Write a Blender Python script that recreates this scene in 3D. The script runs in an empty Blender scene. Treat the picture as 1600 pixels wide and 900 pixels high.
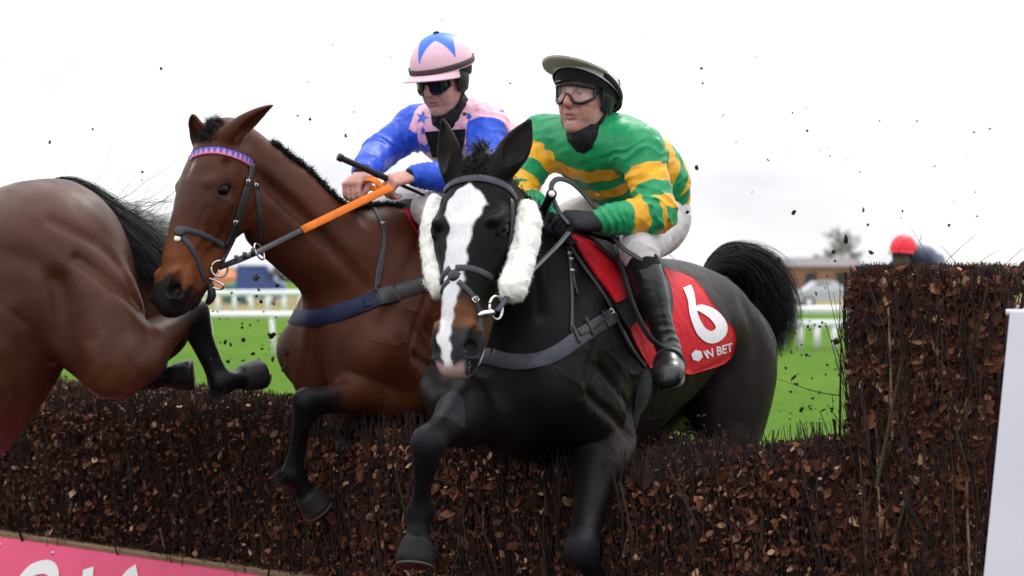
import bpy, math, random
import numpy as np
from mathutils import Vector
from mathutils.bvhtree import BVHTree

SC = bpy.context.scene
COL = SC.collection
R = math.radians
QUALITY = 1.0          # voxel size multiplier (1 = final)

# ------------------------------------------------------------------ camera, sky, sun, exposure
FOC, HOR, EYE = 2900.0, 430.0, 1.75       # focal length in photo pixels, horizon row, eye height (m)
cam_data = bpy.data.cameras.new('camera')
cam = bpy.data.objects.new('camera', cam_data)
COL.objects.link(cam)
cam.location = (0, 0, EYE)
cam.rotation_euler = (R(90), 0, 0)
cam_data.sensor_width = 36.0
cam_data.lens = 36.0 * FOC / 1600.0
cam_data.shift_y = -(450 - HOR) / 1600.0
cam_data.clip_start = 0.1
cam_data.clip_end = 3000
cam_data.dof.use_dof = True
cam_data.dof.focus_distance = 5.95
cam_data.dof.aperture_fstop = 3.4
SC.camera = cam

SC.view_settings.view_transform = 'Standard'
SC.view_settings.look = 'None'
SC.view_settings.exposure = 0.22
SC.view_settings.gamma = 1.0
SC.view_settings.use_curve_mapping = False
SC.cycles.max_bounces = 6
SC.cycles.transparent_max_bounces = 12

SUN_EL, SUN_AZ = 52.0, 28.0               # azimuth from +Y (away from camera) towards +X
world = bpy.data.worlds.new("World")
SC.world = world
world.use_nodes = True
wn, wl = world.node_tree.nodes, world.node_tree.links
wn.clear()
w_out = wn.new('ShaderNodeOutputWorld')
w_bg = wn.new('ShaderNodeBackground')
w_sky = wn.new('ShaderNodeTexSky')
w_sky.sky_type = 'NISHITA'
w_sky.sun_disc = False
w_sky.sun_elevation = R(SUN_EL)
w_sky.sun_rotation = R(SUN_AZ)
w_sky.dust_density = 3.0
# overcast: a high cloud sheet covers almost all of the blue sky
w_tc = wn.new('ShaderNodeTexCoord')
w_map = wn.new('ShaderNodeMapping'); w_map.inputs['Scale'].default_value = (1.0, 1.0, 3.2)
w_n1 = wn.new('ShaderNodeTexNoise'); w_n1.inputs['Scale'].default_value = 3.4; w_n1.inputs['Detail'].default_value = 7; w_n1.inputs['Roughness'].default_value = .52
w_r1 = wn.new('ShaderNodeValToRGB')
w_r1.color_ramp.elements[0].position = .36; w_r1.color_ramp.elements[0].color = (7.5, 7.7, 8.1, 1)
w_r1.color_ramp.elements[1].position = .60; w_r1.color_ramp.elements[1].color = (10.6, 10.7, 10.8, 1)
w_mix = wn.new('ShaderNodeMixRGB'); w_mix.inputs['Fac'].default_value = .93
wl.new(w_tc.outputs['Generated'], w_map.inputs['Vector'])
wl.new(w_map.outputs['Vector'], w_n1.inputs['Vector'])
wl.new(w_n1.outputs['Fac'], w_r1.inputs['Fac'])
wl.new(w_sky.outputs['Color'], w_mix.inputs['Color1'])
wl.new(w_r1.outputs['Color'], w_mix.inputs['Color2'])
# an overcast sky is brightest overhead and dimmest along the horizon
w_sep = wn.new('ShaderNodeSeparateXYZ'); wl.new(w_tc.outputs['Generated'], w_sep.inputs[0])
w_mr = wn.new('ShaderNodeMapRange'); w_mr.inputs['To Min'].default_value = .95; w_mr.inputs['To Max'].default_value = 2.3
wl.new(w_sep.outputs['Z'], w_mr.inputs['Value'])
w_mul = wn.new('ShaderNodeMixRGB'); w_mul.blend_type = 'MULTIPLY'; w_mul.inputs['Fac'].default_value = 1
wl.new(w_mix.outputs['Color'], w_mul.inputs['Color1']); wl.new(w_mr.outputs['Result'], w_mul.inputs['Color2'])
wl.new(w_mul.outputs['Color'], w_bg.inputs['Color'])
w_bg.inputs['Strength'].default_value = 0.10
wl.new(w_bg.outputs['Background'], w_out.inputs['Surface'])

sun_data = bpy.data.lights.new('sun', 'SUN')
sun_data.energy = 1.1
sun_data.angle = R(14)
sun_data.color = (1.0, .965, .92)
sun = bpy.data.objects.new('sun', sun_data)
COL.objects.link(sun)
_sd = Vector((math.sin(R(SUN_AZ)) * math.cos(R(SUN_EL)), math.cos(R(SUN_AZ)) * math.cos(R(SUN_EL)), math.sin(R(SUN_EL))))
sun.rotation_euler = (-_sd).to_track_quat('-Z', 'Y').to_euler()

# ------------------------------------------------------------------ small helpers
def P(px, py, Y):
    """the point at distance Y seen at photo pixel (px, py)"""
    return np.array([(px - 800.0) / FOC * Y, Y, EYE - (py - HOR) / FOC * Y])

def A(*v):
    return np.array(v, dtype=float)

def nrm(v):
    v = np.asarray(v, float)
    return v / (np.linalg.norm(v, axis=-1, keepdims=True) + 1e-12)

class Frame:
    """origin, forward, left, up -> world"""
    def __init__(s, o, f, u):
        s.o = np.asarray(o, float)
        s.f = nrm(f)
        s.l = nrm(np.cross(u, s.f))
        s.u = np.cross(s.f, s.l)
    def __call__(s, x, y, z):
        return s.o + s.f * x + s.l * y + s.u * z
    def local(s, p):
        d = np.asarray(p) - s.o
        return np.stack([d @ s.f, d @ s.l, d @ s.u], -1)

def crom(pts, n):
    """Catmull-Rom through rows of pts, n steps a span"""
    pts = np.asarray(pts, float)
    if len(pts) < 3 or n < 2:
        return pts
    q = np.vstack([2 * pts[0] - pts[1], pts, 2 * pts[-1] - pts[-2]])
    out = []
    for i in range(len(pts) - 1):
        p0, p1, p2, p3 = q[i:i + 4]
        for k in range(n):
            t = k / n
            out.append(.5 * ((2 * p1) + (-p0 + p2) * t + (2 * p0 - 5 * p1 + 4 * p2 - p3) * t * t + (-p0 + 3 * p1 - 3 * p2 + p3) * t ** 3))
    out.append(pts[-1])
    return np.array(out)

def sstep(a, b, x):
    t = np.clip((x - a) / (b - a), 0, 1)
    return t * t * (3 - 2 * t)

_nr = np.random.RandomState(11)
_nd = nrm(_nr.normal(size=(28, 3)))
_np = _nr.uniform(0, 6.28, 28)
def noise3(p, scale, seed=0, oct=1):
    """cheap smooth noise, about -1..1"""
    s = 0; amp = 1; tot = 0
    for o in range(oct):
        f = 6.28 / scale * (2 ** o)
        for k in range(6):
            j = (k + seed * 5 + o * 7) % 28
            s = s + amp * np.sin((p @ _nd[j]) * f * (.7 + .11 * k) + _np[(j * 3 + seed) % 28] + 1.3 * np.sin((p @ _nd[(j + 9) % 28]) * f * .6 + _np[j]))
        tot += amp * 2.6
        amp *= .5
    return s / tot

# ------------------------------------------------------------------ signed distance modelling
class Field:
    def __init__(s):
        s.ops = []
    def chain(s, nodes, up=(0, 0, 1), k=.03, n=7, sub=False, cap=None):
        """nodes: (point, lateral radius, vertical radius)"""
        rows = crom([[*p, a, b] for p, a, b in nodes], n)
        rows[:, 3:] = np.maximum(rows[:, 3:], .0012)
        s.ops.append(('c', rows, np.asarray(up, float), k, sub, cap))
        return s
    def ball(s, c, r, k=.03, sub=False, fr=None):
        """ellipsoid; r = radius or (forward, left, up) in frame fr"""
        r = np.array([r] * 3, float) if np.isscalar(r) else np.asarray(r, float)
        s.ops.append(('e', np.asarray(c, float), r, k, sub, fr))
        return s
    def fn(s, f):
        """f(points, d) -> d, applied to the whole field last"""
        s.ops.append(('f', f))
        return s

def _seg(X, a, b, up, cap):
    pa, pb = a[:3], b[:3]
    ab = pb - pa
    L2 = max(float(ab @ ab), 1e-10)
    w = ab / math.sqrt(L2)
    v = np.cross(w, up)
    if np.linalg.norm(v) < 1e-3:
        v = np.cross(w, np.array([.3, .9, .1]))
    v = v / np.linalg.norm(v)
    u = np.cross(v, w)
    dx, dy, dz = X[0] - pa[0], X[1] - pa[1], X[2] - pa[2]
    al = dx * w[0] + dy * w[1] + dz * w[2]
    t = np.clip(al / math.sqrt(L2), 0, 1)
    dw = al - t * math.sqrt(L2)
    dv = dx * v[0] + dy * v[1] + dz * v[2]
    du = dx * u[0] + dy * u[1] + dz * u[2]
    rl = a[3] + (b[3] - a[3]) * t
    rv = a[4] + (b[4] - a[4]) * t
    rw = np.minimum(rl, rv) if cap is None else cap
    A1, B1, C1 = dv / rl, du / rv, dw / rw
    k0 = np.sqrt(A1 * A1 + B1 * B1 + C1 * C1 + 1e-5)
    k1 = np.sqrt((A1 / rl) ** 2 + (B1 / rv) ** 2 + (C1 / rw) ** 2 + 1e-5 / np.minimum(rl, rv) ** 2)
    return k0 * (k0 - 1) / k1

def _ell(X, c, r, fr):
    d = [X[0] - c[0], X[1] - c[1], X[2] - c[2]]
    if fr is not None:
        d = [d[0] * e[0] + d[1] * e[1] + d[2] * e[2] for e in (fr.f, fr.l, fr.u)]
    q = [d[i] / r[i] for i in range(3)]
    k0 = np.sqrt(q[0] ** 2 + q[1] ** 2 + q[2] ** 2 + 1e-5)
    k1 = np.sqrt((q[0] / r[0]) ** 2 + (q[1] / r[1]) ** 2 + (q[2] / r[2]) ** 2 + 1e-5 / min(r) ** 2)
    return k0 * (k0 - 1) / k1

def _smin(a, b, k):
    h = np.maximum(k - np.abs(a - b), 0) / k
    return np.minimum(a, b) - h * h * k * .25

def mesh_field(F, vox, lo=None, hi=None):
    """surface nets over the field -> (verts, quads)"""
    vox = vox * QUALITY
    los, his = [], []
    for op in F.ops:
        if op[0] == 'c' and not op[4]:
            r = op[1][:, 3:].max(1)[:, None]
            los.append((op[1][:, :3] - r).min(0)); his.append((op[1][:, :3] + r).max(0))
        elif op[0] == 'e' and not op[4]:
            los.append(op[1] - max(op[2])); his.append(op[1] + max(op[2]))
    l0 = np.min(los, 0) - 4 * vox; h0 = np.max(his, 0) + 4 * vox
    if lo is not None: l0 = np.maximum(l0, lo)
    if hi is not None: h0 = np.minimum(h0, hi)
    dim = np.ceil((h0 - l0) / vox).astype(int) + 1
    G = np.full(dim, 9.0, np.float32)
    axs = [(l0[i] + vox * np.arange(dim[i])).astype(np.float32) for i in range(3)]
    def box(lo_, hi_):
        i0 = np.clip(np.floor((lo_ - l0) / vox).astype(int), 0, dim)
        i1 = np.clip(np.ceil((hi_ - l0) / vox).astype(int) + 1, 0, dim)
        return i0, i1
    def sub_axes(i0, i1):
        return [axs[0][i0[0]:i1[0], None, None], axs[1][None, i0[1]:i1[1], None], axs[2][None, None, i0[2]:i1[2]]]
    for op in F.ops:
        if op[0] == 'c':
            rows, up, k, sub, cap = op[1:]
            m = k + 3 * vox
            r = rows[:, 3:].max(1)[:, None]
            i0, i1 = box((rows[:, :3] - r).min(0) - m, (rows[:, :3] + r).max(0) + m)
            if np.any(i1 <= i0): continue
            T = np.full(i1 - i0, 9.0, np.float32)
            kin = max(.0008, .2 * float(np.median(rows[:, 3:].min(1))))
            for a, b in zip(rows[:-1], rows[1:]):
                rr = max(a[3], a[4], b[3], b[4]) + m
                j0, j1 = box(np.minimum(a[:3], b[:3]) - rr, np.maximum(a[:3], b[:3]) + rr)
                j0 = np.maximum(j0, i0); j1 = np.minimum(j1, i1)
                if np.any(j1 <= j0): continue
                d = _seg(sub_axes(j0, j1), a.astype(np.float32), b.astype(np.float32), up, cap)
                sl = tuple(slice(j0[q] - i0[q], j1[q] - i0[q]) for q in range(3))
                T[sl] = _smin(T[sl], d, kin)
        elif op[0] == 'e':
            c, r, k, sub, fr = op[1:]
            m = k + 3 * vox + max(r)
            i0, i1 = box(c - m, c + m)
            if np.any(i1 <= i0): continue
            T = _ell(sub_axes(i0, i1), c.astype(np.float32), r.astype(np.float32), fr)
        else:
            continue
        sl = tuple(slice(i0[q], i1[q]) for q in range(3))
        if sub:
            G[sl] = -_smin(-G[sl], T, k)
        else:
            G[sl] = _smin(G[sl], T, k)
    for op in F.ops:
        if op[0] == 'f':
            idx = np.nonzero(np.abs(G) < .0155 + 1.2 * vox)
            pts = np.stack([axs[q][idx[q]] for q in range(3)], -1).astype(np.float64)
            G[idx] = op[1](pts, G[idx])
    return surface_nets(G, l0, vox)

def surface_nets(G, o, vox):
    S = G < 0
    nx, ny, nz = G.shape
    cells, pts, quads = [], [], []
    st = (ny * nz, nz, 1)
    Gf = G.ravel()
    for ax in range(3):
        sa = [slice(1, None if q == ax else None) for q in range(3)]
        lo_ = [slice(1, -1)] * 3; hi_ = [slice(1, -1)] * 3
        lo_[ax] = slice(0, -1); hi_[ax] = slice(1, None)
        cr = np.nonzero(S[tuple(lo_)] != S[tuple(hi_)])
        ijk = np.stack(cr, -1)
        off = np.ones(3, int); off[ax] = 0
        ijk = ijk + off
        flat = ijk @ np.array(st)
        g0, g1 = Gf[flat], Gf[flat + st[ax]]
        t = g0 / (g0 - g1)
        p = ijk.astype(float); p[:, ax] += t
        b, c = [(1, 2), (2, 0), (0, 1)][ax]
        q4 = [flat - st[b] - st[c], flat - st[c], flat, flat - st[b]]
        for q in q4:
            cells.append(q); pts.append(p)
        quad = np.stack(q4, -1)
        fl = g0 > 0
        quad[fl] = quad[fl][:, ::-1]
        quads.append(quad)
    cells = np.concatenate(cells); pts = np.concatenate(pts); quads = np.concatenate(quads)
    u, inv = np.unique(cells, return_inverse=True)
    cnt = np.bincount(inv)
    V = np.stack([np.bincount(inv, pts[:, q]) / cnt for q in range(3)], -1)
    Q = np.searchsorted(u, quads)
    V = V * vox + o
    # drop tiny islands is not needed; one light smoothing pass
    e = np.concatenate([Q[:, [0, 1]], Q[:, [1, 2]], Q[:, [2, 3]], Q[:, [3, 0]]])
    n = np.bincount(e[:, 0], minlength=len(V)) + np.bincount(e[:, 1], minlength=len(V))
    M = np.stack([np.bincount(e[:, 0], V[e[:, 1], q], minlength=len(V)) + np.bincount(e[:, 1], V[e[:, 0], q], minlength=len(V)) for q in range(3)], -1) / np.maximum(n, 1)[:, None]
    V = V * .5 + M * .5
    return V, Q

# ------------------------------------------------------------------ objects
def link(name, me, mat=None, parent=None):
    o = bpy.data.objects.new(name, me)
    COL.objects.link(o)
    if mat is not None:
        for m in (mat if isinstance(mat, (list, tuple)) else [mat]):
            me.materials.append(m)
    if parent is not None:
        o.parent = parent
        o.matrix_parent_inverse = parent.matrix_basis.inverted()
    return o

def np_mesh(name, V, faces, smooth=True, col=None, mat_idx=None):
    """faces: (n,3)/(n,4) array or list of such arrays"""
    me = bpy.data.meshes.new(name)
    fl = [np.asarray(f) for f in (faces if isinstance(faces, list) else [faces]) if len(f)]
    me.vertices.add(len(V))
    me.vertices.foreach_set('co', np.asarray(V, np.float32).ravel())
    loops = np.concatenate([f.ravel() for f in fl]).astype(np.int32)
    tot = np.concatenate([np.full(len(f), f.shape[1]) for f in fl]).astype(np.int32)
    me.loops.add(len(loops)); me.loops.foreach_set('vertex_index', loops)
    me.polygons.add(len(tot))
    me.polygons.foreach_set('loop_start', np.concatenate([[0], np.cumsum(tot)[:-1]]).astype(np.int32))
    me.polygons.foreach_set('loop_total', tot)
    if mat_idx is not None:
        me.polygons.foreach_set('material_index', np.asarray(mat_idx, np.int32))
    me.update(calc_edges=True)
    me.polygons.foreach_set('use_smooth', np.full(len(tot), bool(smooth)))
    if col is not None:
        a = me.color_attributes.new('Col', 'FLOAT_COLOR', 'POINT')
        c = np.ones((len(V), 4), np.float32); c[:, :3] = col
        a.data.foreach_set('color', c.ravel())
    return me

def tag(o, label=None, cat=None, group=None, kind=None):
    if label: o['label'] = label
    if cat: o['category'] = cat
    if group: o['group'] = group
    if kind: o['kind'] = kind
    return o

def empty(name, loc):
    o = bpy.data.objects.new(name, None)
    o.empty_display_size = .1
    o.location = loc
    COL.objects.link(o)
    return o

class MB:
    """collects pieces into one mesh"""
    def __init__(s):
        s.v = []; s.f3 = []; s.f4 = []; s.c = []; s.n = 0
    def add(s, V, F, col=None):
        V = np.asarray(V, float); F = np.asarray(F, int)
        if len(F): (s.f3 if F.shape[1] == 3 else s.f4).append(F + s.n)
        s.v.append(V); s.n += len(V)
        s.c.append(np.broadcast_to(np.asarray(col if col is not None else (1, 1, 1), float), (len(V), 3)))
        return s
    def box(s, c, half, fr=None, col=None):
        c = np.asarray(c, float)
        sg = np.array([[x, y, z] for x in (-1, 1) for y in (-1, 1) for z in (-1, 1)], float) * half
        ax = np.eye(3) if fr is None else np.stack([fr.f, fr.l, fr.u])
        F = [[0, 1, 3, 2], [4, 6, 7, 5], [0, 4, 5, 1], [2, 3, 7, 6], [0, 2, 6, 4], [1, 5, 7, 3]]
        return s.add(c + sg @ ax, F, col)
    def tube(s, pts, r, n=8, sm=1, col=None, caps=True):
        pts = np.asarray(pts, float)
        r = np.full(len(pts), r) if np.isscalar(r) else np.asarray(r, float)
        rows = crom(np.c_[pts, r], sm); pts, r = rows[:, :3], np.maximum(rows[:, 3], 1e-5)
        V, F = tube_mesh(pts, r, n)
        if caps:
            k = len(pts)
            V = np.vstack([V, pts[0], pts[-1]])
            a, b = k * n, k * n + 1
            T = [[a, (i + 1) % n, i] for i in range(n)] + [[b, (k - 1) * n + i, (k - 1) * n + (i + 1) % n] for i in range(n)]
            s.add(V, np.zeros((0, 4), int), col)
            s.n -= len(V)
            s.f4.append(F + s.n); s.f3.append(np.array(T) + s.n); s.n += len(V)
            return s
        return s.add(V, F, col)
    def lathe(s, prof, fr, n=24, col=None):
        """prof rows (radius, height along fr.u) about fr.u"""
        prof = np.asarray(prof, float); k = len(prof)
        a = np.arange(n) * 2 * np.pi / n
        V = (fr.o + prof[:, None, 1:2] * fr.u + prof[:, None, 0:1] * (np.cos(a)[None, :, None] * fr.f + np.sin(a)[None, :, None] * fr.l)).reshape(-1, 3)
        i = np.arange(k - 1)[:, None] * n; j = np.arange(n)[None]; j2 = (j + 1) % n
        F = np.stack([i + j, i + j2, i + n + j2, i + n + j], -1).reshape(-1, 4)
        return s.add(V, F, col)
    def ribbon(s, pts, nor, w, th, sm=4, col=None, closed=False):
        V, F = ribbon_mesh(pts, nor, w, th, sm, closed)
        return s.add(V, F, col)
    def build(s, name, mat=None, parent=None, smooth=True):
        fl = []
        if s.f3: fl.append(np.concatenate(s.f3))
        if s.f4: fl.append(np.concatenate(s.f4))
        me = np_mesh(name, np.concatenate(s.v), fl, smooth, np.concatenate(s.c))
        return link(name, me, mat, parent)

def frames_along(pts):
    t = np.gradient(pts, axis=0); t = nrm(t)
    u = np.cross(t[0], [0.13, .21, .97])
    if np.linalg.norm(u) < 1e-3: u = np.cross(t[0], [1, 0, 0])
    us = [nrm(u)]
    for k in range(1, len(pts)):
        v = us[-1] - t[k] * (us[-1] @ t[k]); us.append(nrm(v))
    us = np.array(us)
    return t, us, np.cross(t, us)

def tube_mesh(pts, r, n):
    t, u, v = frames_along(pts)
    a = np.arange(n) * 2 * np.pi / n
    V = pts[:, None] + r[:, None, None] * (np.cos(a)[None, :, None] * u[:, None] + np.sin(a)[None, :, None] * v[:, None])
    k = len(pts)
    i = np.arange(k - 1)[:, None] * n; j = np.arange(n)[None]; j2 = (j + 1) % n
    F = np.stack([i + j, i + j2, i + n + j2, i + n + j], -1).reshape(-1, 4)
    return V.reshape(-1, 3), F

def ribbon_mesh(pts, nor, w, th, sm=4, closed=False):
    pts = np.asarray(pts, float); nor = np.broadcast_to(np.asarray(nor, float), pts.shape)
    w_ = np.full(len(pts), w) if np.isscalar(w) else np.asarray(w, float)
    if closed:
        m = 3
        X = np.c_[pts, nor, w_]
        X = np.vstack([X[-m:], X, X[:m]])
        X = crom(X, sm)[m * sm:(m + len(pts)) * sm]
    else:
        X = crom(np.c_[pts, nor, w_], sm)
    p, nn, ww = X[:, :3], nrm(X[:, 3:6]), X[:, 6]
    if closed:
        t = nrm(np.roll(p, -1, 0) - np.roll(p, 1, 0))
    else:
        t = nrm(np.gradient(p, axis=0))
    b = nrm(np.cross(t, nn)); nn = np.cross(b, t)
    c = min(.0012, th * .3)
    prof = [(-.5, 0, 0, 0), (-.5, 1, 0, -c), (-.5, 1, c, 0), (.5, 1, -c, 0), (.5, 1, 0, -c), (.5, 0, 0, 0)]
    V = np.stack([p + b * (ww * s_ + o1)[:, None] + nn * (th * h + o2) for s_, h, o1, o2 in prof], 1)
    m = len(prof); k = len(p)
    i = np.arange(k if closed else k - 1)[:, None]; i2 = (i + 1) % k
    j = np.arange(m)[None]; j2 = (j + 1) % m
    F = np.stack([i * m + j, i2 * m + j, i2 * m + j2, i * m + j2], -1).reshape(-1, 4)
    if not closed:
        F = np.vstack([F, [[0, 1, 2, 3]], [[0, 3, 4, 5]], [[(k - 1) * m + q for q in (3, 2, 1, 0)]], [[(k - 1) * m + q for q in (5, 4, 3, 0)]]])
    return V.reshape(-1, 3), F

def bvh_of(V, F):
    return BVHTree.FromPolygons([tuple(v) for v in V], [tuple(int(i) for i in f) for f in F])

def cast(bvh, o, d, maxd=50):
    h = bvh.ray_cast(Vector(o), Vector(nrm(d)), maxd)
    if h[0] is None: return None
    return np.array(h[0]), np.array(h[1])

def near(bvh, p):
    h = bvh.find_nearest(Vector(p))
    return np.array(h[0]), np.array(h[1])

def shot(bvh, px, py):
    """where the sight line of a photo pixel meets a surface"""
    o = np.array([0, 0, EYE])
    return cast(bvh, o, P(px, py, 1.0) - o)

# ------------------------------------------------------------------ materials
class Mat:
    def __init__(s, name, col=(.5, .5, .5), rough=.5, spec=.5, metal=0, attr=False, **kw):
        s.m = bpy.data.materials.new(name)
        s.m.use_nodes = True
        s.n, s.l = s.m.node_tree.nodes, s.m.node_tree.links
        s.b = s.n['Principled BSDF']
        s.set('Base Color', (*col, 1)); s.set('Roughness', rough); s.set('Specular IOR Level', spec); s.set('Metallic', metal)
        for k, v in kw.items():
            s.set(k.replace('_', ' '), v)
        s.cs = None
        if attr:
            a = s.n.new('ShaderNodeVertexColor'); a.layer_name = 'Col'
            s.cs = a.outputs['Color']
            s.l.new(s.cs, s.b.inputs['Base Color'])
        s.height = None
    def set(s, k, v):
        s.b.inputs[k].default_value = v
    def tex(s, kind='Noise', scale=10, detail=4, rough=.55, stretch=(1, 1, 1), dist=0, coord='Object'):
        tc = s.n.new('ShaderNodeTexCoord')
        mp = s.n.new('ShaderNodeMapping'); mp.inputs['Scale'].default_value = stretch
        s.l.new(tc.outputs[coord], mp.inputs['Vector'])
        t = s.n.new('ShaderNodeTex' + kind)
        s.l.new(mp.outputs['Vector'], t.inputs['Vector'])
        t.inputs['Scale'].default_value = scale
        if kind == 'Noise':
            t.inputs['Detail'].default_value = detail; t.inputs['Roughness'].default_value = rough; t.inputs['Distortion'].default_value = dist
            return t.outputs['Fac']
        if kind == 'Wave':
            t.inputs['Distortion'].default_value = dist; t.inputs['Detail'].default_value = detail
            return t.outputs['Fac']
        return t.outputs['Distance']
    def vary(s, fac, lo=.75, hi=1.25):
        """multiply the base colour by a noise"""
        mr = s.n.new('ShaderNodeMapRange')
        mr.inputs['From Min'].default_value = .3; mr.inputs['From Max'].default_value = .7
        mr.inputs['To Min'].default_value = lo; mr.inputs['To Max'].default_value = hi
        s.l.new(fac, mr.inputs['Value'])
        mx = s.n.new('ShaderNodeMixRGB'); mx.blend_type = 'MULTIPLY'; mx.inputs['Fac'].default_value = 1
        if s.cs is None:
            mx.inputs['Color1'].default_value = s.b.inputs['Base Color'].default_value
        else:
            s.l.new(s.cs, mx.inputs['Color1'])
        s.l.new(mr.outputs['Result'], mx.inputs['Color2'])
        s.cs = mx.outputs['Color']
        s.l.new(s.cs, s.b.inputs['Base Color'])
        return s
    def blend(s, fac, col, lo=.45, hi=.6):
        mr = s.n.new('ShaderNodeMapRange')
        mr.inputs['From Min'].default_value = lo; mr.inputs['From Max'].default_value = hi
        s.l.new(fac, mr.inputs['Value'])
        mx = s.n.new('ShaderNodeMixRGB')
        s.l.new(mr.outputs['Result'], mx.inputs['Fac'])
        if s.cs is None:
            mx.inputs['Color1'].default_value = s.b.inputs['Base Color'].default_value
        else:
            s.l.new(s.cs, mx.inputs['Color1'])
        mx.inputs['Color2'].default_value = (*col, 1)
        s.cs = mx.outputs['Color']
        s.l.new(s.cs, s.b.inputs['Base Color'])
        return s
    def bump(s, fac, dist=.002, strength=1.0):
        b = s.n.new('ShaderNodeBump')
        b.inputs['Distance'].default_value = dist; b.inputs['Strength'].default_value = strength
        s.l.new(fac, b.inputs['Height'])
        if s.height is not None: s.l.new(s.height, b.inputs['Normal'])
        s.height = b.outputs['Normal']
        s.l.new(s.height, s.b.inputs['Normal'])
        return s
    def rough_var(s, fac, lo, hi):
        mr = s.n.new('ShaderNodeMapRange')
        mr.inputs['From Min'].default_value = .3; mr.inputs['From Max'].default_value = .7
        mr.inputs['To Min'].default_value = lo; mr.inputs['To Max'].default_value = hi
        s.l.new(fac, mr.inputs['Value']); s.l.new(mr.outputs['Result'], s.b.inputs['Roughness'])
        return s
# ------------------------------------------------------------------ horses
def M_coat(name, rough=.42, spec=.15):
    m = Mat(name, rough=rough, spec=spec, attr=True)
    m.vary(m.tex('Noise', 9, 5, .6), .82, 1.2)
    m.vary(m.tex('Noise', 420, 2, .6, stretch=(1, 1, .22)), .84, 1.16)
    m.bump(m.tex('Noise', 520, 2, .6, stretch=(1, 1, .2)), .0009, .55)
    m.bump(m.tex('Noise', 30, 3, .5), .0012, .3)
    m.blend(m.tex('Noise', 46, 3, .7), (.075, .055, .042), .735, .765)
    m.rough_var(m.tex('Noise', 14, 4, .6), rough - .05, rough + .14)
    return m.m

class Horse:
    pass

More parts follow.
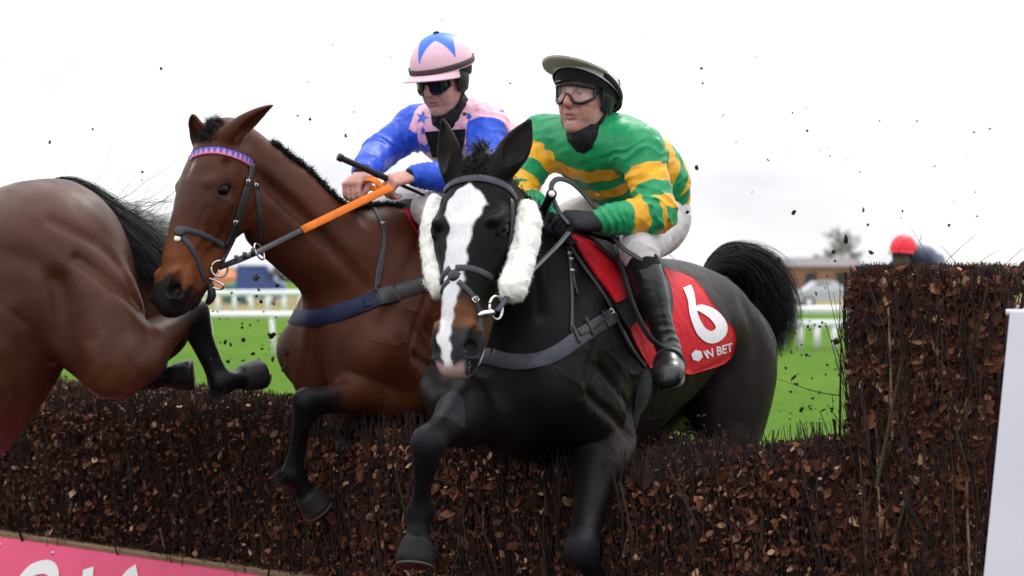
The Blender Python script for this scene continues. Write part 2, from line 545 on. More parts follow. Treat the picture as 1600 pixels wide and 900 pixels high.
def head_parts(F, H, s=1.0, ears=None, ear_open=None, ew=1.0, ez=-.054, hw=1.0):
    """skull, jaw, muzzle, nostrils and ears in head frame H (x to the muzzle, z off the forehead)"""
    L = lambda x, y, z: H(x * s, y * s * hw, z * s)
    def FC(nodes, *a, **k): return F.chain([(p, r1 * hw, r2) for p, r1, r2 in nodes], *a, **k)
    def FBL(c, r, *a, **k):
        if not np.isscalar(r): r = (r[0], r[1] * hw, r[2])
        return F.ball(c, r, *a, **k)
    up = H.u
    FC([(L(-.01, 0, -.065), .068 * s, .066 * s), (L(.07, 0, -.068), .088 * s, .070 * s), (L(.15, 0, -.072), .100 * s, .073 * s),
             (L(.23, 0, -.082), .093 * s, .076 * s), (L(.31, 0, -.088), .069 * s, .070 * s), (L(.40, 0, -.094), .052 * s, .063 * s),
             (L(.48, 0, -.100), .048 * s, .056 * s), (L(.545, 0, -.106), .051 * s, .050 * s), (L(.585, 0, -.113), .046 * s, .040 * s)], up, .03 * s)
    # nasal bone ridge
    FC([(L(.20, 0, -.022), .040 * s, .016 * s), (L(.33, 0, -.030), .030 * s, .016 * s), (L(.45, 0, -.048), .024 * s, .014 * s)], up, .03 * s)
    for sg in (-1, 1):
        # cheek, jaw bar
        FC([(L(.06, .058 * sg, -.095), .034 * s, .070 * s), (L(.12, .062 * sg, -.150), .032 * s, .098 * s), (L(.19, .057 * sg, -.170), .032 * s, .092 * s), (L(.26, .042 * sg, -.168), .028 * s, .060 * s)], up, .025 * s)
        FC([(L(.22, .036 * sg, -.185), .024 * s, .045 * s), (L(.33, .028 * sg, -.180), .024 * s, .040 * s), (L(.44, .024 * sg, -.174), .024 * s, .036 * s), (L(.53, .016 * sg, -.168), .024 * s, .030 * s)], up, .03 * s)
        # facial crest
        FC([(L(.22, .087 * sg, -.112), .012 * s, .013 * s), (L(.30, .064 * sg, -.116), .010 * s, .010 * s), (L(.36, .052 * sg, -.118), .008 * s, .008 * s)], up, .03 * s)
        # brow ridge, hollow above it, then the eye opening with its lids
        l_ = H.l * sg
        e1 = nrm(-H.u * .77 - H.f * .64); e2 = nrm(-H.f * .77 + H.u * .64)
        C = L(.190, .089 * sg, ez)
        T = lambda a, b, c: C + (e1 * a * 1.2 + e2 * b * 1.2 + l_ * c) * s
        FC([(T(-.032, .024, -.016), .014 * s, .013 * s), (T(-.006, .028, -.008), .014 * s, .012 * s), (T(.026, .024, -.010), .012 * s, .011 * s)], up, .022 * s)
        FBL(T(.028, .066, .004), .007 * s, .03 * s, sub=True)
        FBL(T(0, 0, .012), .024 * s, .012 * s, sub=True)
        FC([(T(-.031, -.006, -.003), .005 * s, .005 * s), (T(-.014, .011, .006), .007 * s, .007 * s), (T(.006, .0155, .008), .0075 * s, .0075 * s), (T(.023, .008, .004), .006 * s, .006 * s), (T(.031, -.001, -.004), .004 * s, .004 * s)], up, .007 * s)
        FC([(T(-.031, -.007, -.003), .004 * s, .004 * s), (T(-.010, -.0145, .004), .0052 * s, .0052 * s), (T(.012, -.0125, .003), .005 * s, .005 * s), (T(.031, -.002, -.004), .004 * s, .004 * s)], up, .007 * s)
        # nostril: flared rim, deep hole
        FBL(L(.530, .040 * sg, -.086), (.048 * s, .028 * s, .038 * s), .03 * s, fr=H)
        FC([(L(.494, .048 * sg, -.060), .009 * s, .009 * s), (L(.528, .061 * sg, -.052), .012 * s, .011 * s), (L(.570, .058 * sg, -.068), .013 * s, .013 * s), (L(.578, .046 * sg, -.098), .011 * s, .011 * s)], up, .02 * s)
        FC([(L(.500, .064 * sg, -.056), .008 * s, .010 * s), (L(.530, .062 * sg, -.060), .018 * s, .021 * s), (L(.562, .052 * sg, -.072), .019 * s, .022 * s), (L(.545, .038 * sg, -.086), .014 * s, .014 * s)], up, .010 * s, sub=True)
    # lips and chin
    FBL(L(.590, 0, -.122), (.024 * s, .042 * s, .028 * s), .02 * s, fr=H)
    FBL(L(.572, 0, -.156), (.028 * s, .034 * s, .020 * s), .010 * s, fr=H)
    FBL(L(.540, 0, -.178), (.030 * s, .028 * s, .022 * s), .02 * s, fr=H)
    for sg in (-1, 1):   # mouth line
        FC([(L(.605, .012 * sg, -.138), .010 * s, .005 * s), (L(.575, .045 * sg, -.138), .010 * s, .005 * s), (L(.520, .053 * sg, -.136), .009 * s, .005 * s), (L(.475, .054 * sg, -.134), .004 * s, .004 * s)], up, .006 * s, sub=True)
    # throat side of the jaw is hollow between the bars
    FC([(L(.20, 0, -.235), .022 * s, .05 * s), (L(.36, 0, -.205), .012 * s, .025 * s)], up, .03 * s, sub=True)
    # ears
    for sg, tip in zip((1, -1), ears):
        op = nrm(ear_open[0 if sg == 1 else 1])
        b = L(.012, .060 * sg, -.030)
        ax = tip - b; ln = np.linalg.norm(ax); ax = ax / ln
        op = nrm(op - ax * (op @ ax))
        side = np.cross(ax, op)
        bow = side * (.004 * (1 if (side @ H.l) * sg > 0 else -1))
        q = lambda t, o=0.0: b + ax * ln * t + op * o + bow * math.sin(t * 3.1)
        F.chain([(q(0), .036 * s * ew, .034 * s), (q(.22, .002), .042 * s * ew, .032 * s), (q(.45, .0), .046 * s * ew, .024 * s), (q(.68, -.003), .035 * s * ew, .015 * s), (q(.87, -.004), .017 * s * ew, .009 * s), (q(1.0, -.002), .003 * s, .003 * s)], op, .018 * s)
        F.chain([(q(.18, .036), .012 * s, .014 * s), (q(.38, .027), .031 * s * ew, .021 * s), (q(.56, .020), .031 * s * ew, .017 * s), (q(.76, .011), .019 * s * ew, .012 * s), (q(.90, .006), .005 * s, .006 * s)], op, .006 * s, sub=True)

def leg_fore(F, sh, el, kn, fe, ho, fw):
    """shoulder, elbow, knee, fetlock, hoof toe; fw = the way the knee faces"""
    sh, el, kn, fe, ho = map(np.asarray, (sh, el, kn, fe, ho))
    fw = np.asarray(fw, float)
    m = el * .55 + kn * .45; d = nrm(kn - el)
    F.chain([(sh, .10, .12), (sh * .45 + el * .55, .092, .115), (el, .080, .110), (el * .72 + kn * .28, .066, .088), (m, .052, .064), (el * .22 + kn * .78, .039, .045), (kn - d * .055, .039, .042), (kn, .040, .044)], fw, .05)
    c = nrm(fe - kn)
    F.chain([(kn - d * .02, .041, .043), (kn + c * .03, .041, .040), (kn + c * .07, .033, .034), (kn + c * .12, .0225, .030), (kn * .4 + fe * .6, .0205, .029), (fe - c * .05, .024, .031), (fe, .032, .036)], fw, .02)
    F.ball(kn + fw * .014, (.036), .03)
    for sg in (-1, 1):   # tendon groove
        sd = nrm(np.cross(c_ := nrm(fe - kn), fw))
        F.chain([(kn + c_ * .09 + sd * sg * .027 - fw * .004, .004, .004), (kn * .4 + fe * .6 + sd * sg * .025 - fw * .004, .005, .005), (fe - c_ * .05 + sd * sg * .028 - fw * .004, .003, .003)], fw, .012, sub=True)
    pa = nrm(ho - fe); ph = np.linalg.norm(ho - fe)
    F.chain([(fe, .036, .038), (fe + pa * ph * .30, .029, .030), (fe + pa * ph * .48, .033, .034)], fw, .02)
    F.ball(fe - fw * .030 + c * .01, .022, .03)
    # hoof: a cone, flat below
    F.chain([(fe + pa * ph * .50, .037, .041), (fe + pa * ph * .75, .045, .050), (fe + pa * ph * .98, .050, .055)], fw, .006, cap=.006)

def leg_hind(F, hip, st, hk, fe, ho, bk):
    hip, st, hk, fe, ho = map(np.asarray, (hip, st, hk, fe, ho))
    bk = np.asarray(bk, float)
    g = nrm(hk - st); c = nrm(fe - hk)
    F.chain([(hip, .15, .18), (hip * .5 + st * .5, .135, .19), (st, .095, .13), (st * .72 + hk * .28, .080, .105), (st * .45 + hk * .55, .056, .075), (st * .18 + hk * .82, .040, .058), (hk, .038, .052)], bk, .07)
    F.chain([(hk - g * .05 + bk * .03, .018, .02), (hk + bk * .045, .024, .024), (hk + c * .06 + bk * .02, .024, .026)], bk, .03)
    F.chain([(hk, .042, .050), (hk + c * .07, .036, .044), (hk + c * .15, .029, .036), (hk * .35 + fe * .65, .027, .034), (fe - c * .04, .029, .035), (fe, .038, .041)], bk, .03)
    pa = nrm(ho - fe); ph = np.linalg.norm(ho - fe)
    F.chain([(fe, .037, .039), (fe + pa * ph * .30, .030, .031), (fe + pa * ph * .48, .034, .035)], bk, .02)
    F.ball(fe + bk * .030 + c * .01, .022, .03)
    F.chain([(fe + pa * ph * .50, .038, .041), (fe + pa * ph * .75, .045, .049), (fe + pa * ph * .98, .050, .054)], bk, .006, cap=.006)

def build_horse(name, W, fwd, up, poll, nose, fore_n, ears, ear_open, legs, paint, mat, vox=.0055, belly=0.0, neck_mid=None, hs=1.0, extra=None, neck_up=None, crest=1.0, ew=1.0, ez=-.054, hw=1.0):
    """W = top of the withers; legs: list of joint tuples (fore left, fore right, hind left, hind right)"""
    h = Horse()
    B = h.B = Frame(W, fwd, up)
    H = h.H = Frame(poll, nose - poll, fore_n)
    F = Field()
    # trunk
    F.chain([(B(.30, 0, -.46), .15, .20), (B(.16, 0, -.42), .195, .31), (B(-.04, 0, -.395), .225, .365), (B(-.28, 0, -.400 + belly * .2), .265, .355 - belly * .2), (B(-.52, 0, -.385 + belly * .5), .280, .335 - belly * .5),
             (B(-.76, 0, -.335 + belly * .7), .255, .295 - belly * .6), (B(-.96, 0, -.305), .230, .230), (B(-1.08, 0, -.315), .18, .18)], B.u, .04)
    F.chain([(B(.14, 0, -.10), .055, .06), (B(0, 0, -.065), .05, .06), (B(-.18, 0, -.075), .06, .055), (B(-.45, 0, -.10), .10, .06), (B(-.80, 0, -.085), .12, .06), (B(-1.00, 0, -.135), .08, .05), (B(-1.13, 0, -.215), .045, .045)], B.u, .10)
    F.ball(B(.36, 0, -.52), (.09, .15, .15), .08, fr=B)
    for sg in (-1, 1):
        # shoulder blade, point of the shoulder, upper arm, breast
        F.chain([(B(-.05, .085 * sg, -.14), .06, .10), (B(.10, .145 * sg, -.28), .075, .13), (B(.24, .175 * sg, -.42), .080, .13), (B(.33, .165 * sg, -.54), .085, .10)], nrm(B.f * .6 + B.u * .8), .06)
        F.chain([(B(-.14, .17 * sg, -.40), .07, .13), (B(.02, .185 * sg, -.52), .075, .13), (B(.10, .185 * sg, -.63), .075, .10)], B.u, .06)
        F.ball(B(.36, .085 * sg, -.60), (.10, .088, .13), .05, fr=B)
        # haunch
        F.ball(B(-.84, .15 * sg, -.18), (.13, .10, .10), .10, fr=B)
        F.ball(B(-1.02, .135 * sg, -.335), (.18, .125, .21), .08, fr=B)
        F.ball(B(-1.12, .085 * sg, -.42), (.10, .095, .19), .08, fr=B)
    F.chain([(B(-1.11, 0, -.185), .045, .04), (B(-1.19, 0, -.21), .035, .035)], B.u, .03)
    # neck
    nu = B.u if neck_up is None else neck_up
    e0 = H(.035, 0, -.115); e1 = H(-.01, 0, -.09)
    mid = (B(.34, 0, -.10) * .5 + e0 * .5) if neck_mid is None else neck_mid
    F.chain([(B(.02, 0, -.34), .165, .28), (B(.20, 0, -.26), .155, .27), (B(.34, 0, -.15) - nu * (1 - crest) * .14, .130, .225 * (.4 + .6 * crest)), (mid - nu * (1 - crest) * .13, .098, .165), (mid * .45 + e0 * .55 - nu * (1 - crest) * .05, .082, .135), (e0, .066, .115)], nu, .06)
    F.chain([(B(.05, 0, -.07), .04, .05), (B(.28, 0, .05) - nu * (1 - crest) * .30, .035, .05), (mid + nu * (.11 - (1 - crest) * .17), .034, .045), (e1 + nu * .045, .036, .04)], nu, .06)
    for sg in (-1, 1):    # jugular groove and the long neck muscle
        F.chain([(e0 + H.l * .075 * sg - nu * .03 , .015, .018), (mid + B.l * .112 * sg - nu * .085, .016, .016), (B(.38, .165 * sg, -.30), .006, .006)], nu, .045, sub=True)
    F.chain([(B(.49, 0, -.42), .010, .012), (B(.48, 0, -.56), .014, .014), (B(.42, 0, -.70), .012, .012)], B.l, .05, sub=True)
    head_parts(F, H, hs, ears, ear_open, ew, ez, hw)
    leg_fore(F, *legs[0]); leg_fore(F, *legs[1]); leg_hind(F, *legs[2]); leg_hind(F, *legs[3])
    if extra: extra(F, B, H)
    gr = np.random.RandomState(len(name))
    lines = [([(.02, -.05), (.20, -.22), (.37, -.44)], .013, .028), ([(-.15, -.14), (-.14, -.40), (-.02, -.63)], .014, .035), ([(.02, -.14), (.18, -.36), (.27, -.50)], .007, .016),
             ([(.25, -.54), (.11, -.595), (-.03, -.655)], .010, .020), ([(.16, -.44), (.06, -.52), (-.04, -.57)], .006, .016), ([(-.80, -.14), (-.90, -.32), (-.86, -.56)], .008, .040), ([(-1.02, -.20), (-1.10, -.40), (-1.06, -.64)], .009, .022),
             ([(-.10, -.655), (-.34, -.665), (-.56, -.58)], -.0045, .009), ([(-.22, -.60), (-.40, -.56), (-.52, -.48)], -.003, .007)]
    for q in range(7):
        x0 = -.24 - .075 * q
        lines.append(([(x0, -.22), (x0 - .05, -.42), (x0 - .04, -.60 + .02 * q)], .0028, .016))
    for q in range(16):      # veins under the thin coat
        x, z = gr.uniform(-.32, .26), gr.uniform(-.68, -.36); a = gr.uniform(0, 6.28); ln = [(x, z)]
        for _ in range(5):
            a += gr.normal() * .7; x += .04 * math.cos(a); z += .03 * math.sin(a); ln.append((x, z))
        lines.append((ln, -.0024, .0048))
    hlines = [([(.24, -.10), (.30, -.155), (.33, -.20)], -.003, .006), ([(.34, -.075), (.42, -.085), (.50, -.105)], -.0022, .005), ([(.30, -.115), (.38, -.10), (.47, -.075)], .003, .012), ([(.06, -.13), (.14, -.21), (.24, -.215)], .004, .016), ([(.27, -.05), (.38, -.062)], .003, .010)]
    def fine(p, d):
        d = d + .0007 * noise3(p, .12, 1)
        for fr_, ls, ymin, bx in ((B, lines, .09, (-1.3, .46, -.80, .02)), (H, hlines, .025, (0, .6, -.3, 0))):
            q = fr_.local(p) / (hs if fr_ is H else 1.0)
            ok = (np.abs(q[:, 1]) > ymin) & (np.abs(q[:, 1]) < .40) & (q[:, 0] > bx[0]) & (q[:, 0] < bx[1]) & (q[:, 2] > bx[2]) & (q[:, 2] < bx[3])
            w_ = q[ok][:, [0, 2]]
            acc = np.zeros(len(w_))
            for ln, dep, wd in ls:
                c = crom(np.array(ln), 4)
                near_ = np.nonzero(np.all((w_ > c.min(0) - 2.5 * wd) & (w_ < c.max(0) + 2.5 * wd), axis=1))[0]
                if not len(near_): continue
                v_ = w_[near_]; m_ = np.full(len(v_), 9.0)
                for a, b in zip(c[:-1], c[1:]):
                    ab = b - a; e = v_ - a; t = np.clip((e @ ab) / (ab @ ab), 0, 1)
                    m_ = np.minimum(m_, (e[:, 0] - t * ab[0]) ** 2 + (e[:, 1] - t * ab[1]) ** 2)
                acc[near_] += dep * np.exp(-m_ / wd ** 2)
            d[ok] += acc * sstep(ymin, ymin + .04, np.abs(q[ok][:, 1]))
        return d
    F.fn(fine)
    V, Q = mesh_field(F, vox)
    h.V, h.Q = V, Q
    h.legs = legs; h.hs = hs; h.ez = ez; h.hw = hw
    me = np_mesh(name, V, Q, True, paint(V, h))
    h.o = link(name, me, mat)
    h.bvh = bvh_of(V, Q)
    qh = H.local(V); bodyv = ~((qh[:, 0] > -.25) & (qh[:, 0] < .75) & (np.abs(qh[:, 1]) < .2) & (qh[:, 2] > -.30) & (qh[:, 2] < .2))
    h.bvh_body = bvh_of(V, Q[bodyv[Q].all(1)])
    return h

def seg_t(p, a, b):
    ab = b - a
    t = ((p - a) @ ab) / (ab @ ab)
    tc = np.clip(t, 0, 1)
    return t, np.linalg.norm(p - (a + tc[:, None] * ab), axis=1)

def leg_mask(V, h, fore_from=.60, hind_from=.65):
    """1 on the black lower legs"""
    m = np.zeros(len(V))
    for i, lg in enumerate(h.legs):
        a, k, f, o = lg[1], lg[2], lg[3], lg[4]
        t, d = seg_t(V, np.asarray(a), np.asarray(k))
        st = fore_from if i < 2 else hind_from
        m = np.maximum(m, sstep(st, st + .3, t + .05 * noise3(V, .07, 2)) * (d < .085))
        for p, q in ((k, f), (f, o)):
            t, d = seg_t(V, np.asarray(p), np.asarray(q))
            m = np.maximum(m, (d < .085) * 1.0)
    return m

def hoof_mask(V, h):
    m = np.zeros(len(V))
    for lg in h.legs:
        t, d = seg_t(V, np.asarray(lg[3]), np.asarray(lg[4]))
        m = np.maximum(m, (t > .51) * (d < .085))
    return m

def mixc(c, m, col):
    return c * (1 - m[:, None]) + np.asarray(col) * m[:, None]

def ear_head(V, h):
    return h.H.local(V)

def paint_bay(V, h, base=(.064, .0175, .0070), star=True):
    c = np.tile(np.array(base), (len(V), 1))
    b = h.B.local(V)
    n = noise3(V, .5, 3, 2)
    c = c * (1 + .16 * n)[:, None]
    # paler, redder belly edges and flanks; darker topline
    c = mixc(c, .35 * sstep(-.12, .0, b[:, 2]) * (b[:, 0] < .1), (.05, .02, .012))
    c = mixc(c, .5 * sstep(-.60, -.74, b[:, 2]) * (b[:, 0] > -.9) * (b[:, 0] < .35), (.13, .045, .018))
    q = h.H.local(V) / h.hs / np.array([1, h.hw, 1])
    hd = (q[:, 0] > .02) & (np.abs(q[:, 1]) < .16) & (q[:, 2] > -.30) & (q[:, 2] < .1) & (q[:, 0] < .70)
    c = mixc(c, .55 * hd * sstep(.30, .46, q[:, 0]), (.22, .064, .017))
    c = mixc(c, .5 * hd * sstep(.13, .20, q[:, 0]) * (1 - sstep(.24, .34, q[:, 0])) * sstep(-.10, -.03, q[:, 2]), (.05, .022, .016))
    dn = .018 * noise3(V, .05, 4)
    blk = hd * np.maximum(sstep(.500, .545, q[:, 0] + dn) * (q[:, 2] > -.135 + 0 * dn), sstep(.47, .52, q[:, 0] + dn) * sstep(-.12, -.145, q[:, 2]) * .9)
    c = mixc(c, blk, (.012, .010, .011))
    eye = np.exp(-(((q[:, 0] - .2) / .034) ** 2 + ((q[:, 2] - h.ez) / .026) ** 2) * 1.2) * (np.abs(q[:, 1]) > .06) * hd
    c = mixc(c, np.clip(eye * 1.2, 0, .92), (.014, .009, .008))
    c = mixc(c, .9 * sstep(-.145, -.16, q[:, 0]) * 0, (.01, .01, .01))
    if star:
        s = np.exp(-(((q[:, 0] - .14 + .01 * noise3(V, .03, 5)) / .022) ** 2 + ((q[:, 1] - .004) / .007) ** 2)) * hd * (q[:, 2] > -.05)
        c = mixc(c, np.clip(s, 0, 1) * .6, (.45, .36, .33))
    # ear tips black edged
    et = (q[:, 0] < -.12) & (np.abs(q[:, 1]) < .2) & (np.abs(q[:, 2]) < .2) & (q[:, 0] > -.4)
    c = mixc(c, et * sstep(.155, .185, -q[:, 0]), (.012, .009, .009))
    c = mixc(c, leg_mask(V, h), (.0055, .005, .006))
    c = mixc(c, hoof_mask(V, h), (.022, .02, .02))
    return np.clip(c, .003, 1)

def paint_black(V, h):
    c = np.tile(np.array((.0068, .0048, .0047)), (len(V), 1))
    n = noise3(V, .35, 3, 2)
    c = c * (1 + .15 * n)[:, None]
    b = h.B.local(V)
    c = mixc(c, .45 * sstep(-.50, -.70, b[:, 2] + .05 * n) * (b[:, 0] < .1) * (b[:, 0] > -.85), (.045, .026, .02))
    c = mixc(c, .75 * sstep(-.02, -.22, b[:, 0]) * sstep(.02, -.10, b[:, 2]) * (b[:, 0] > -1.3) * (1 - .3 * n), (.022, .0155, .0150))  # barrel and rump browner and lighter, sky reflection painted into the coat
    q = h.H.local(V) / h.hs / np.array([1, h.hw, 1])
    hd = (q[:, 0] > -.02) & (np.abs(q[:, 1]) < .16) & (q[:, 2] > -.32) & (q[:, 2] < .08) & (q[:, 0] < .68)
    dn = .003 * noise3(q * np.array([.35, 1, 1]), .03, 5) + .002 * noise3(q, .05, 2)
    # tan muzzle
    tan = hd * sstep(.40, .46, q[:, 0]) * (1 - sstep(.505, .53, q[:, 0])) * sstep(-.16, -.13, q[:, 2])
    c = mixc(c, tan * .85, (.15, .060, .026))
    tan2 = hd * sstep(.33, .42, q[:, 0]) * (1 - sstep(.50, .54, q[:, 0])) * sstep(-.105, -.135, q[:, 2])
    c = mixc(c, tan2 * .6, (.09, .04, .02))
    c = mixc(c, hd * sstep(.495, .525, q[:, 0]), (.026, .025, .029))
    # the blaze: broad star, narrowing, snip between the nostrils
    x = q[:, 0]
    half = np.interp(x, [.066, .082, .11, .135, .16, .19, .23, .30, .40, .46, .52, .56, .60], [0, .022, .046, .054, .050, .038, .031, .029, .026, .020, .015, .013, .013])
    cen = np.interp(x, [.05, .15, .30, .45, .55, .6], [-.002, -.004, -.008, -.014, -.018, -.006])
    dist = half - np.abs(q[:, 1] - cen) + dn * 1.3
    bl = hd * (x < .64) * sstep(-.004, .004, dist) * (q[:, 2] > -.082) * sstep(.062, .072, x + dn)
    c = mixc(c, bl, (.74, .73, .74))
    # pink and white lips
    lip = hd * sstep(.556, .570, x + dn) * sstep(.042, .030, np.abs(q[:, 1] + .004) + dn) * sstep(-.070, -.085, q[:, 2]) * (q[:, 2] > -.19) * (x < .66)
    c = mixc(c, lip, (.52, .36, .34))
    chin = hd * sstep(.50, .53, x) * sstep(-.122, -.136, q[:, 2] + dn) * (q[:, 2] > -.20)
    c = mixc(c, chin * .95, (.62, .59, .60))
    c = mixc(c, leg_mask(V, h, .8, .8), (.0055, .0052, .0062))
    for lg in h.legs[:2]:
        c = mixc(c, .7 * np.exp(-(np.linalg.norm(V - lg[2], axis=1) / .062) ** 4) * (1 + .3 * noise3(V, .05, 1)), (.022, .022, .028))
    c = mixc(c, hoof_mask(V, h), (.020, .018, .0175))
    return np.clip(c, .003, 1)

M_EYE = Mat('horse eye', (.004, .003, .003), .10, .16).m
M_eyebay = M_EYE

def horse_eyes(h, s=1.0, name='eye'):
    e1 = nrm(-h.H.u * .77 - h.H.f * .64)
    for sg in (-1, 1):
        c = h.H(.190 * s, .089 * sg * s * h.hw, h.ez * s) - h.H.l * sg * .0085 * s
        mb = MB()
        a = np.linspace(0, np.pi, 17)
        mb.lathe(np.stack([.0265 * s * np.sin(a) + 1e-5, -.0240 * s * np.cos(a)], -1), Frame(c, h.H.f, h.H.l * sg), 20)
        mb.v[-1] = mb.v[-1] + np.outer((mb.v[-1] - c) @ e1, e1) * .25
        mb.build('eye', M_EYE, h.o)

# --- the black horse
Wb = P(885, 368, 6.2)
FB = nrm(A(-.55, -.835, .125))
Bb = Frame(Wb, FB, (0, 0, 1))
poll = P(741, 258, 5.58); nose = P(687, 560, 5.25)
legs_black = [
    (Bb(.30, .17, -.55), P(945, 672, 6.05), P(908, 858, 5.56), P(952, 936, 5.66), P(978, 985, 5.70), nrm(A(-.55, -.8, -.3))),
    (Bb(.36, -.15, -.56), P(735, 640, 5.72), P(668, 692, 5.36), P(656, 800, 5.42), P(648, 884, 5.36), nrm(A(-.35, -.9, .1))),
    (Bb(-.98, .15, -.30), Bb(-.93, .17, -.66), Bb(-1.24, .16, -.84), Bb(-1.16, .15, -1.20), Bb(-1.10, .15, -1.38), -FB),
    (Bb(-.98, -.15, -.30), Bb(-.80, -.17, -.66), Bb(-1.10, -.14, -.88), Bb(-1.02, -.13, -1.22), Bb(-.95, -.13, -1.40), -FB),
]
coat_black = M_coat('black coat', .38, .08)
black = build_horse('black_horse', Wb, FB, (0, 0, 1), poll, nose, A(-.34, -.88, .3),
                    (P(829, 186, 5.62), P(690, 185, 5.66)), (A(.05, -1, .1), A(-.80, -.55, .1)), legs_black, paint_black, coat_black, belly=.17, ez=-.050, hw=1.13, neck_up=nrm(A(-.25, .1, 1)), hs=1.05)
horse_eyes(black, 1.05)
tag(black.o, 'black horse with a broad white blaze and fluffy white cheekpieces, jumping the brush fence', 'horse', 'racehorses')

# --- the bay horse in the middle
Wm = P(632, 332, 7.0)
FM = nrm(A(-.6, -.8, .05))
Bm = Frame(Wm, FM, (0, 0, 1))
pollm = P(326, 204, 6.45); nosem = P(222, 462, 6.2)
legs_bay = [
    (Bm(.33, .17, -.52), Bm(.20, .19, -.66), P(480, 628, 6.40), P(456, 742, 6.46), P(498, 796, 6.52), nrm(A(-.75, -.6, .25))),
    (Bm(.33, -.17, -.52), Bm(.10, -.18, -.74), P(545, 700, 6.62), P(500, 722, 6.95), P(470, 730, 7.08), nrm(A(-.4, -.7, -.4))),
    (Bm(-.98, .15, -.30), Bm(-.88, .17, -.66), Bm(-1.20, .16, -.86), Bm(-1.12, .15, -1.22), Bm(-1.06, .15, -1.40), -FM),
    (Bm(-.98, -.15, -.30), Bm(-.80, -.17, -.66), Bm(-1.10, -.14, -.88), Bm(-1.02, -.13, -1.22), Bm(-.95, -.13, -1.40), -FM),
]
coat_bay = M_coat('bay coat', .42)
bay = build_horse('bay_horse', Wm, FM, (0, 0, 1), pollm, nosem, A(-.66, -.74, .12),
                  (P(427, 165, 6.42), P(300, 180, 6.41)), (A(.88, -.30, -.15), A(-.5, -.8, .2)), legs_bay, paint_bay, coat_bay, hs=1.06, neck_up=nrm(A(.3, .3, .9)), crest=.55, ew=.80, ez=-.074)
horse_eyes(bay, 1.06)
tag(bay.o, 'bay horse in the middle with a pink and blue browband, one black foreleg folded', 'horse', 'racehorses')

# --- the brown horse leaving the picture on the left
FL = nrm(A(-.862 * .79, -.507 * .79, -.612))         # landing, forehand well down
_f = Frame((0, 0, 0), FL, (0, 0, 1))
Bl = Frame(P(78, 319, 6.45) - _f(-1.12, 0, -.19), FL, (0, 0, 1))
legs_left = [
    (Bl(.33, .17, -.55), Bl(.24, .19, -.74), Bl(.56, .17, -.92), Bl(.78, .16, -1.05), Bl(.90, .16, -1.10), FL),
    (Bl(.33, -.17, -.55), Bl(.20, -.19, -.74), Bl(.48, -.17, -.98), Bl(.66, -.16, -1.16), Bl(.76, -.16, -1.24), FL),
    (Bl(-.98, .15, -.30), P(186, 566, 6.24), P(296, 490, 6.50), P(345, 598, 6.55), P(408, 584, 6.68), nrm(A(.8, .45, .4))),
    (Bl(-.98, -.15, -.30), P(236, 520, 6.62), P(268, 510, 6.84), P(235, 590, 6.84), P(302, 586, 6.86), nrm(A(.8, .45, .4))),
]
def paint_left(V, h):
    return paint_bay(V, h, (.064, .0195, .0095), False)
def flank(F, B, H):
    F.chain([(B(-.90, .335, -.36), .006, .01), (B(-.855, .350, -.43), .016, .03), (B(-.80, .362, -.53), .022, .035), (B(-.75, .350, -.64), .016, .03)], B.l, .07, sub=True)
    F.chain([(B(-1.00, .33, -.34), .004, .01), (B(-1.03, .37, -.46), .007, .02), (B(-1.06, .37, -.60), .006, .02)], B.l, .05, sub=True)
leftpoll = Bl(.86, 0, .10)
coat_left = M_coat('dark bay coat', .36, .22)
lefth = build_horse('brown_horse', Bl.o, FL, (0, 0, 1), leftpoll, leftpoll + A(-.45, -.2, -.40), A(-.7, -.4, .6),
                    (leftpoll + A(-.02, -.09, .19), leftpoll + A(-.06, .08, .19)), (A(-.8, -.5, 0), A(-.8, -.3, 0)), legs_left, paint_left, coat_left, extra=flank)
horse_eyes(lefth)
tag(lefth.o, 'brown horse at the picture edge, only its hindquarters in view as it lands', 'horse', 'racehorses')
# ------------------------------------------------------------------ the place: ground, sky side, rails, fence
rng = np.random.RandomState(7)

def plane_poly(name, pts, mat, kind='structure'):
    o = link(name, np_mesh(name, np.array(pts, float), [np.array([list(range(len(pts)))])], False), mat)
    return tag(o, kind=kind)

m_grass = Mat('turf', (.085, .182, .018), .95, .05)
m_grass.blend(m_grass.tex('Noise', .09, 4, .5), (.108, .205, .022), .40, .62)
m_grass.blend(m_grass.tex('Noise', 1.6, 5, .7), (.066, .140, .015), .50, .72)
m_grass.blend(m_grass.tex('Noise', 3.2, 4, .75, stretch=(1, .45, 1)), (.028, .036, .012), .60, .66)
m_grass.vary(m_grass.tex('Noise', 60, 3, .7), .75, 1.25)
m_grass.bump(m_grass.tex('Noise', 40, 4, .7), .05, .8)
# mud colour added to the unseen near ground to cut bounce under the horses
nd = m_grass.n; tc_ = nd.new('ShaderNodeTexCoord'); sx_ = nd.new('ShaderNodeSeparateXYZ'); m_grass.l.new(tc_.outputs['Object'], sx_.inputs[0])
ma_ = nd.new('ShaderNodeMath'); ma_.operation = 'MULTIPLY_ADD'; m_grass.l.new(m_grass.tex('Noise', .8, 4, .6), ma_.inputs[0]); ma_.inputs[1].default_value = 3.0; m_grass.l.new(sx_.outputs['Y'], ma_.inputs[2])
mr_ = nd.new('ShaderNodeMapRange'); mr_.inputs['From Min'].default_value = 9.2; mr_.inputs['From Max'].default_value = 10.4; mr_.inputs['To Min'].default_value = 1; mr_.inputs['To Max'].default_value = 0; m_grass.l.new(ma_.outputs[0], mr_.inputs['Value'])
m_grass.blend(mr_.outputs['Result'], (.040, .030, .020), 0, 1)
gx = np.linspace(-900, 900, 61); gy = np.r_[np.linspace(-30, 60, 46), np.linspace(70, 1500, 40)]
GX, GY = np.meshgrid(gx, gy, indexing='ij')
GV = np.stack([GX, GY, np.zeros_like(GX)], -1).reshape(-1, 3)
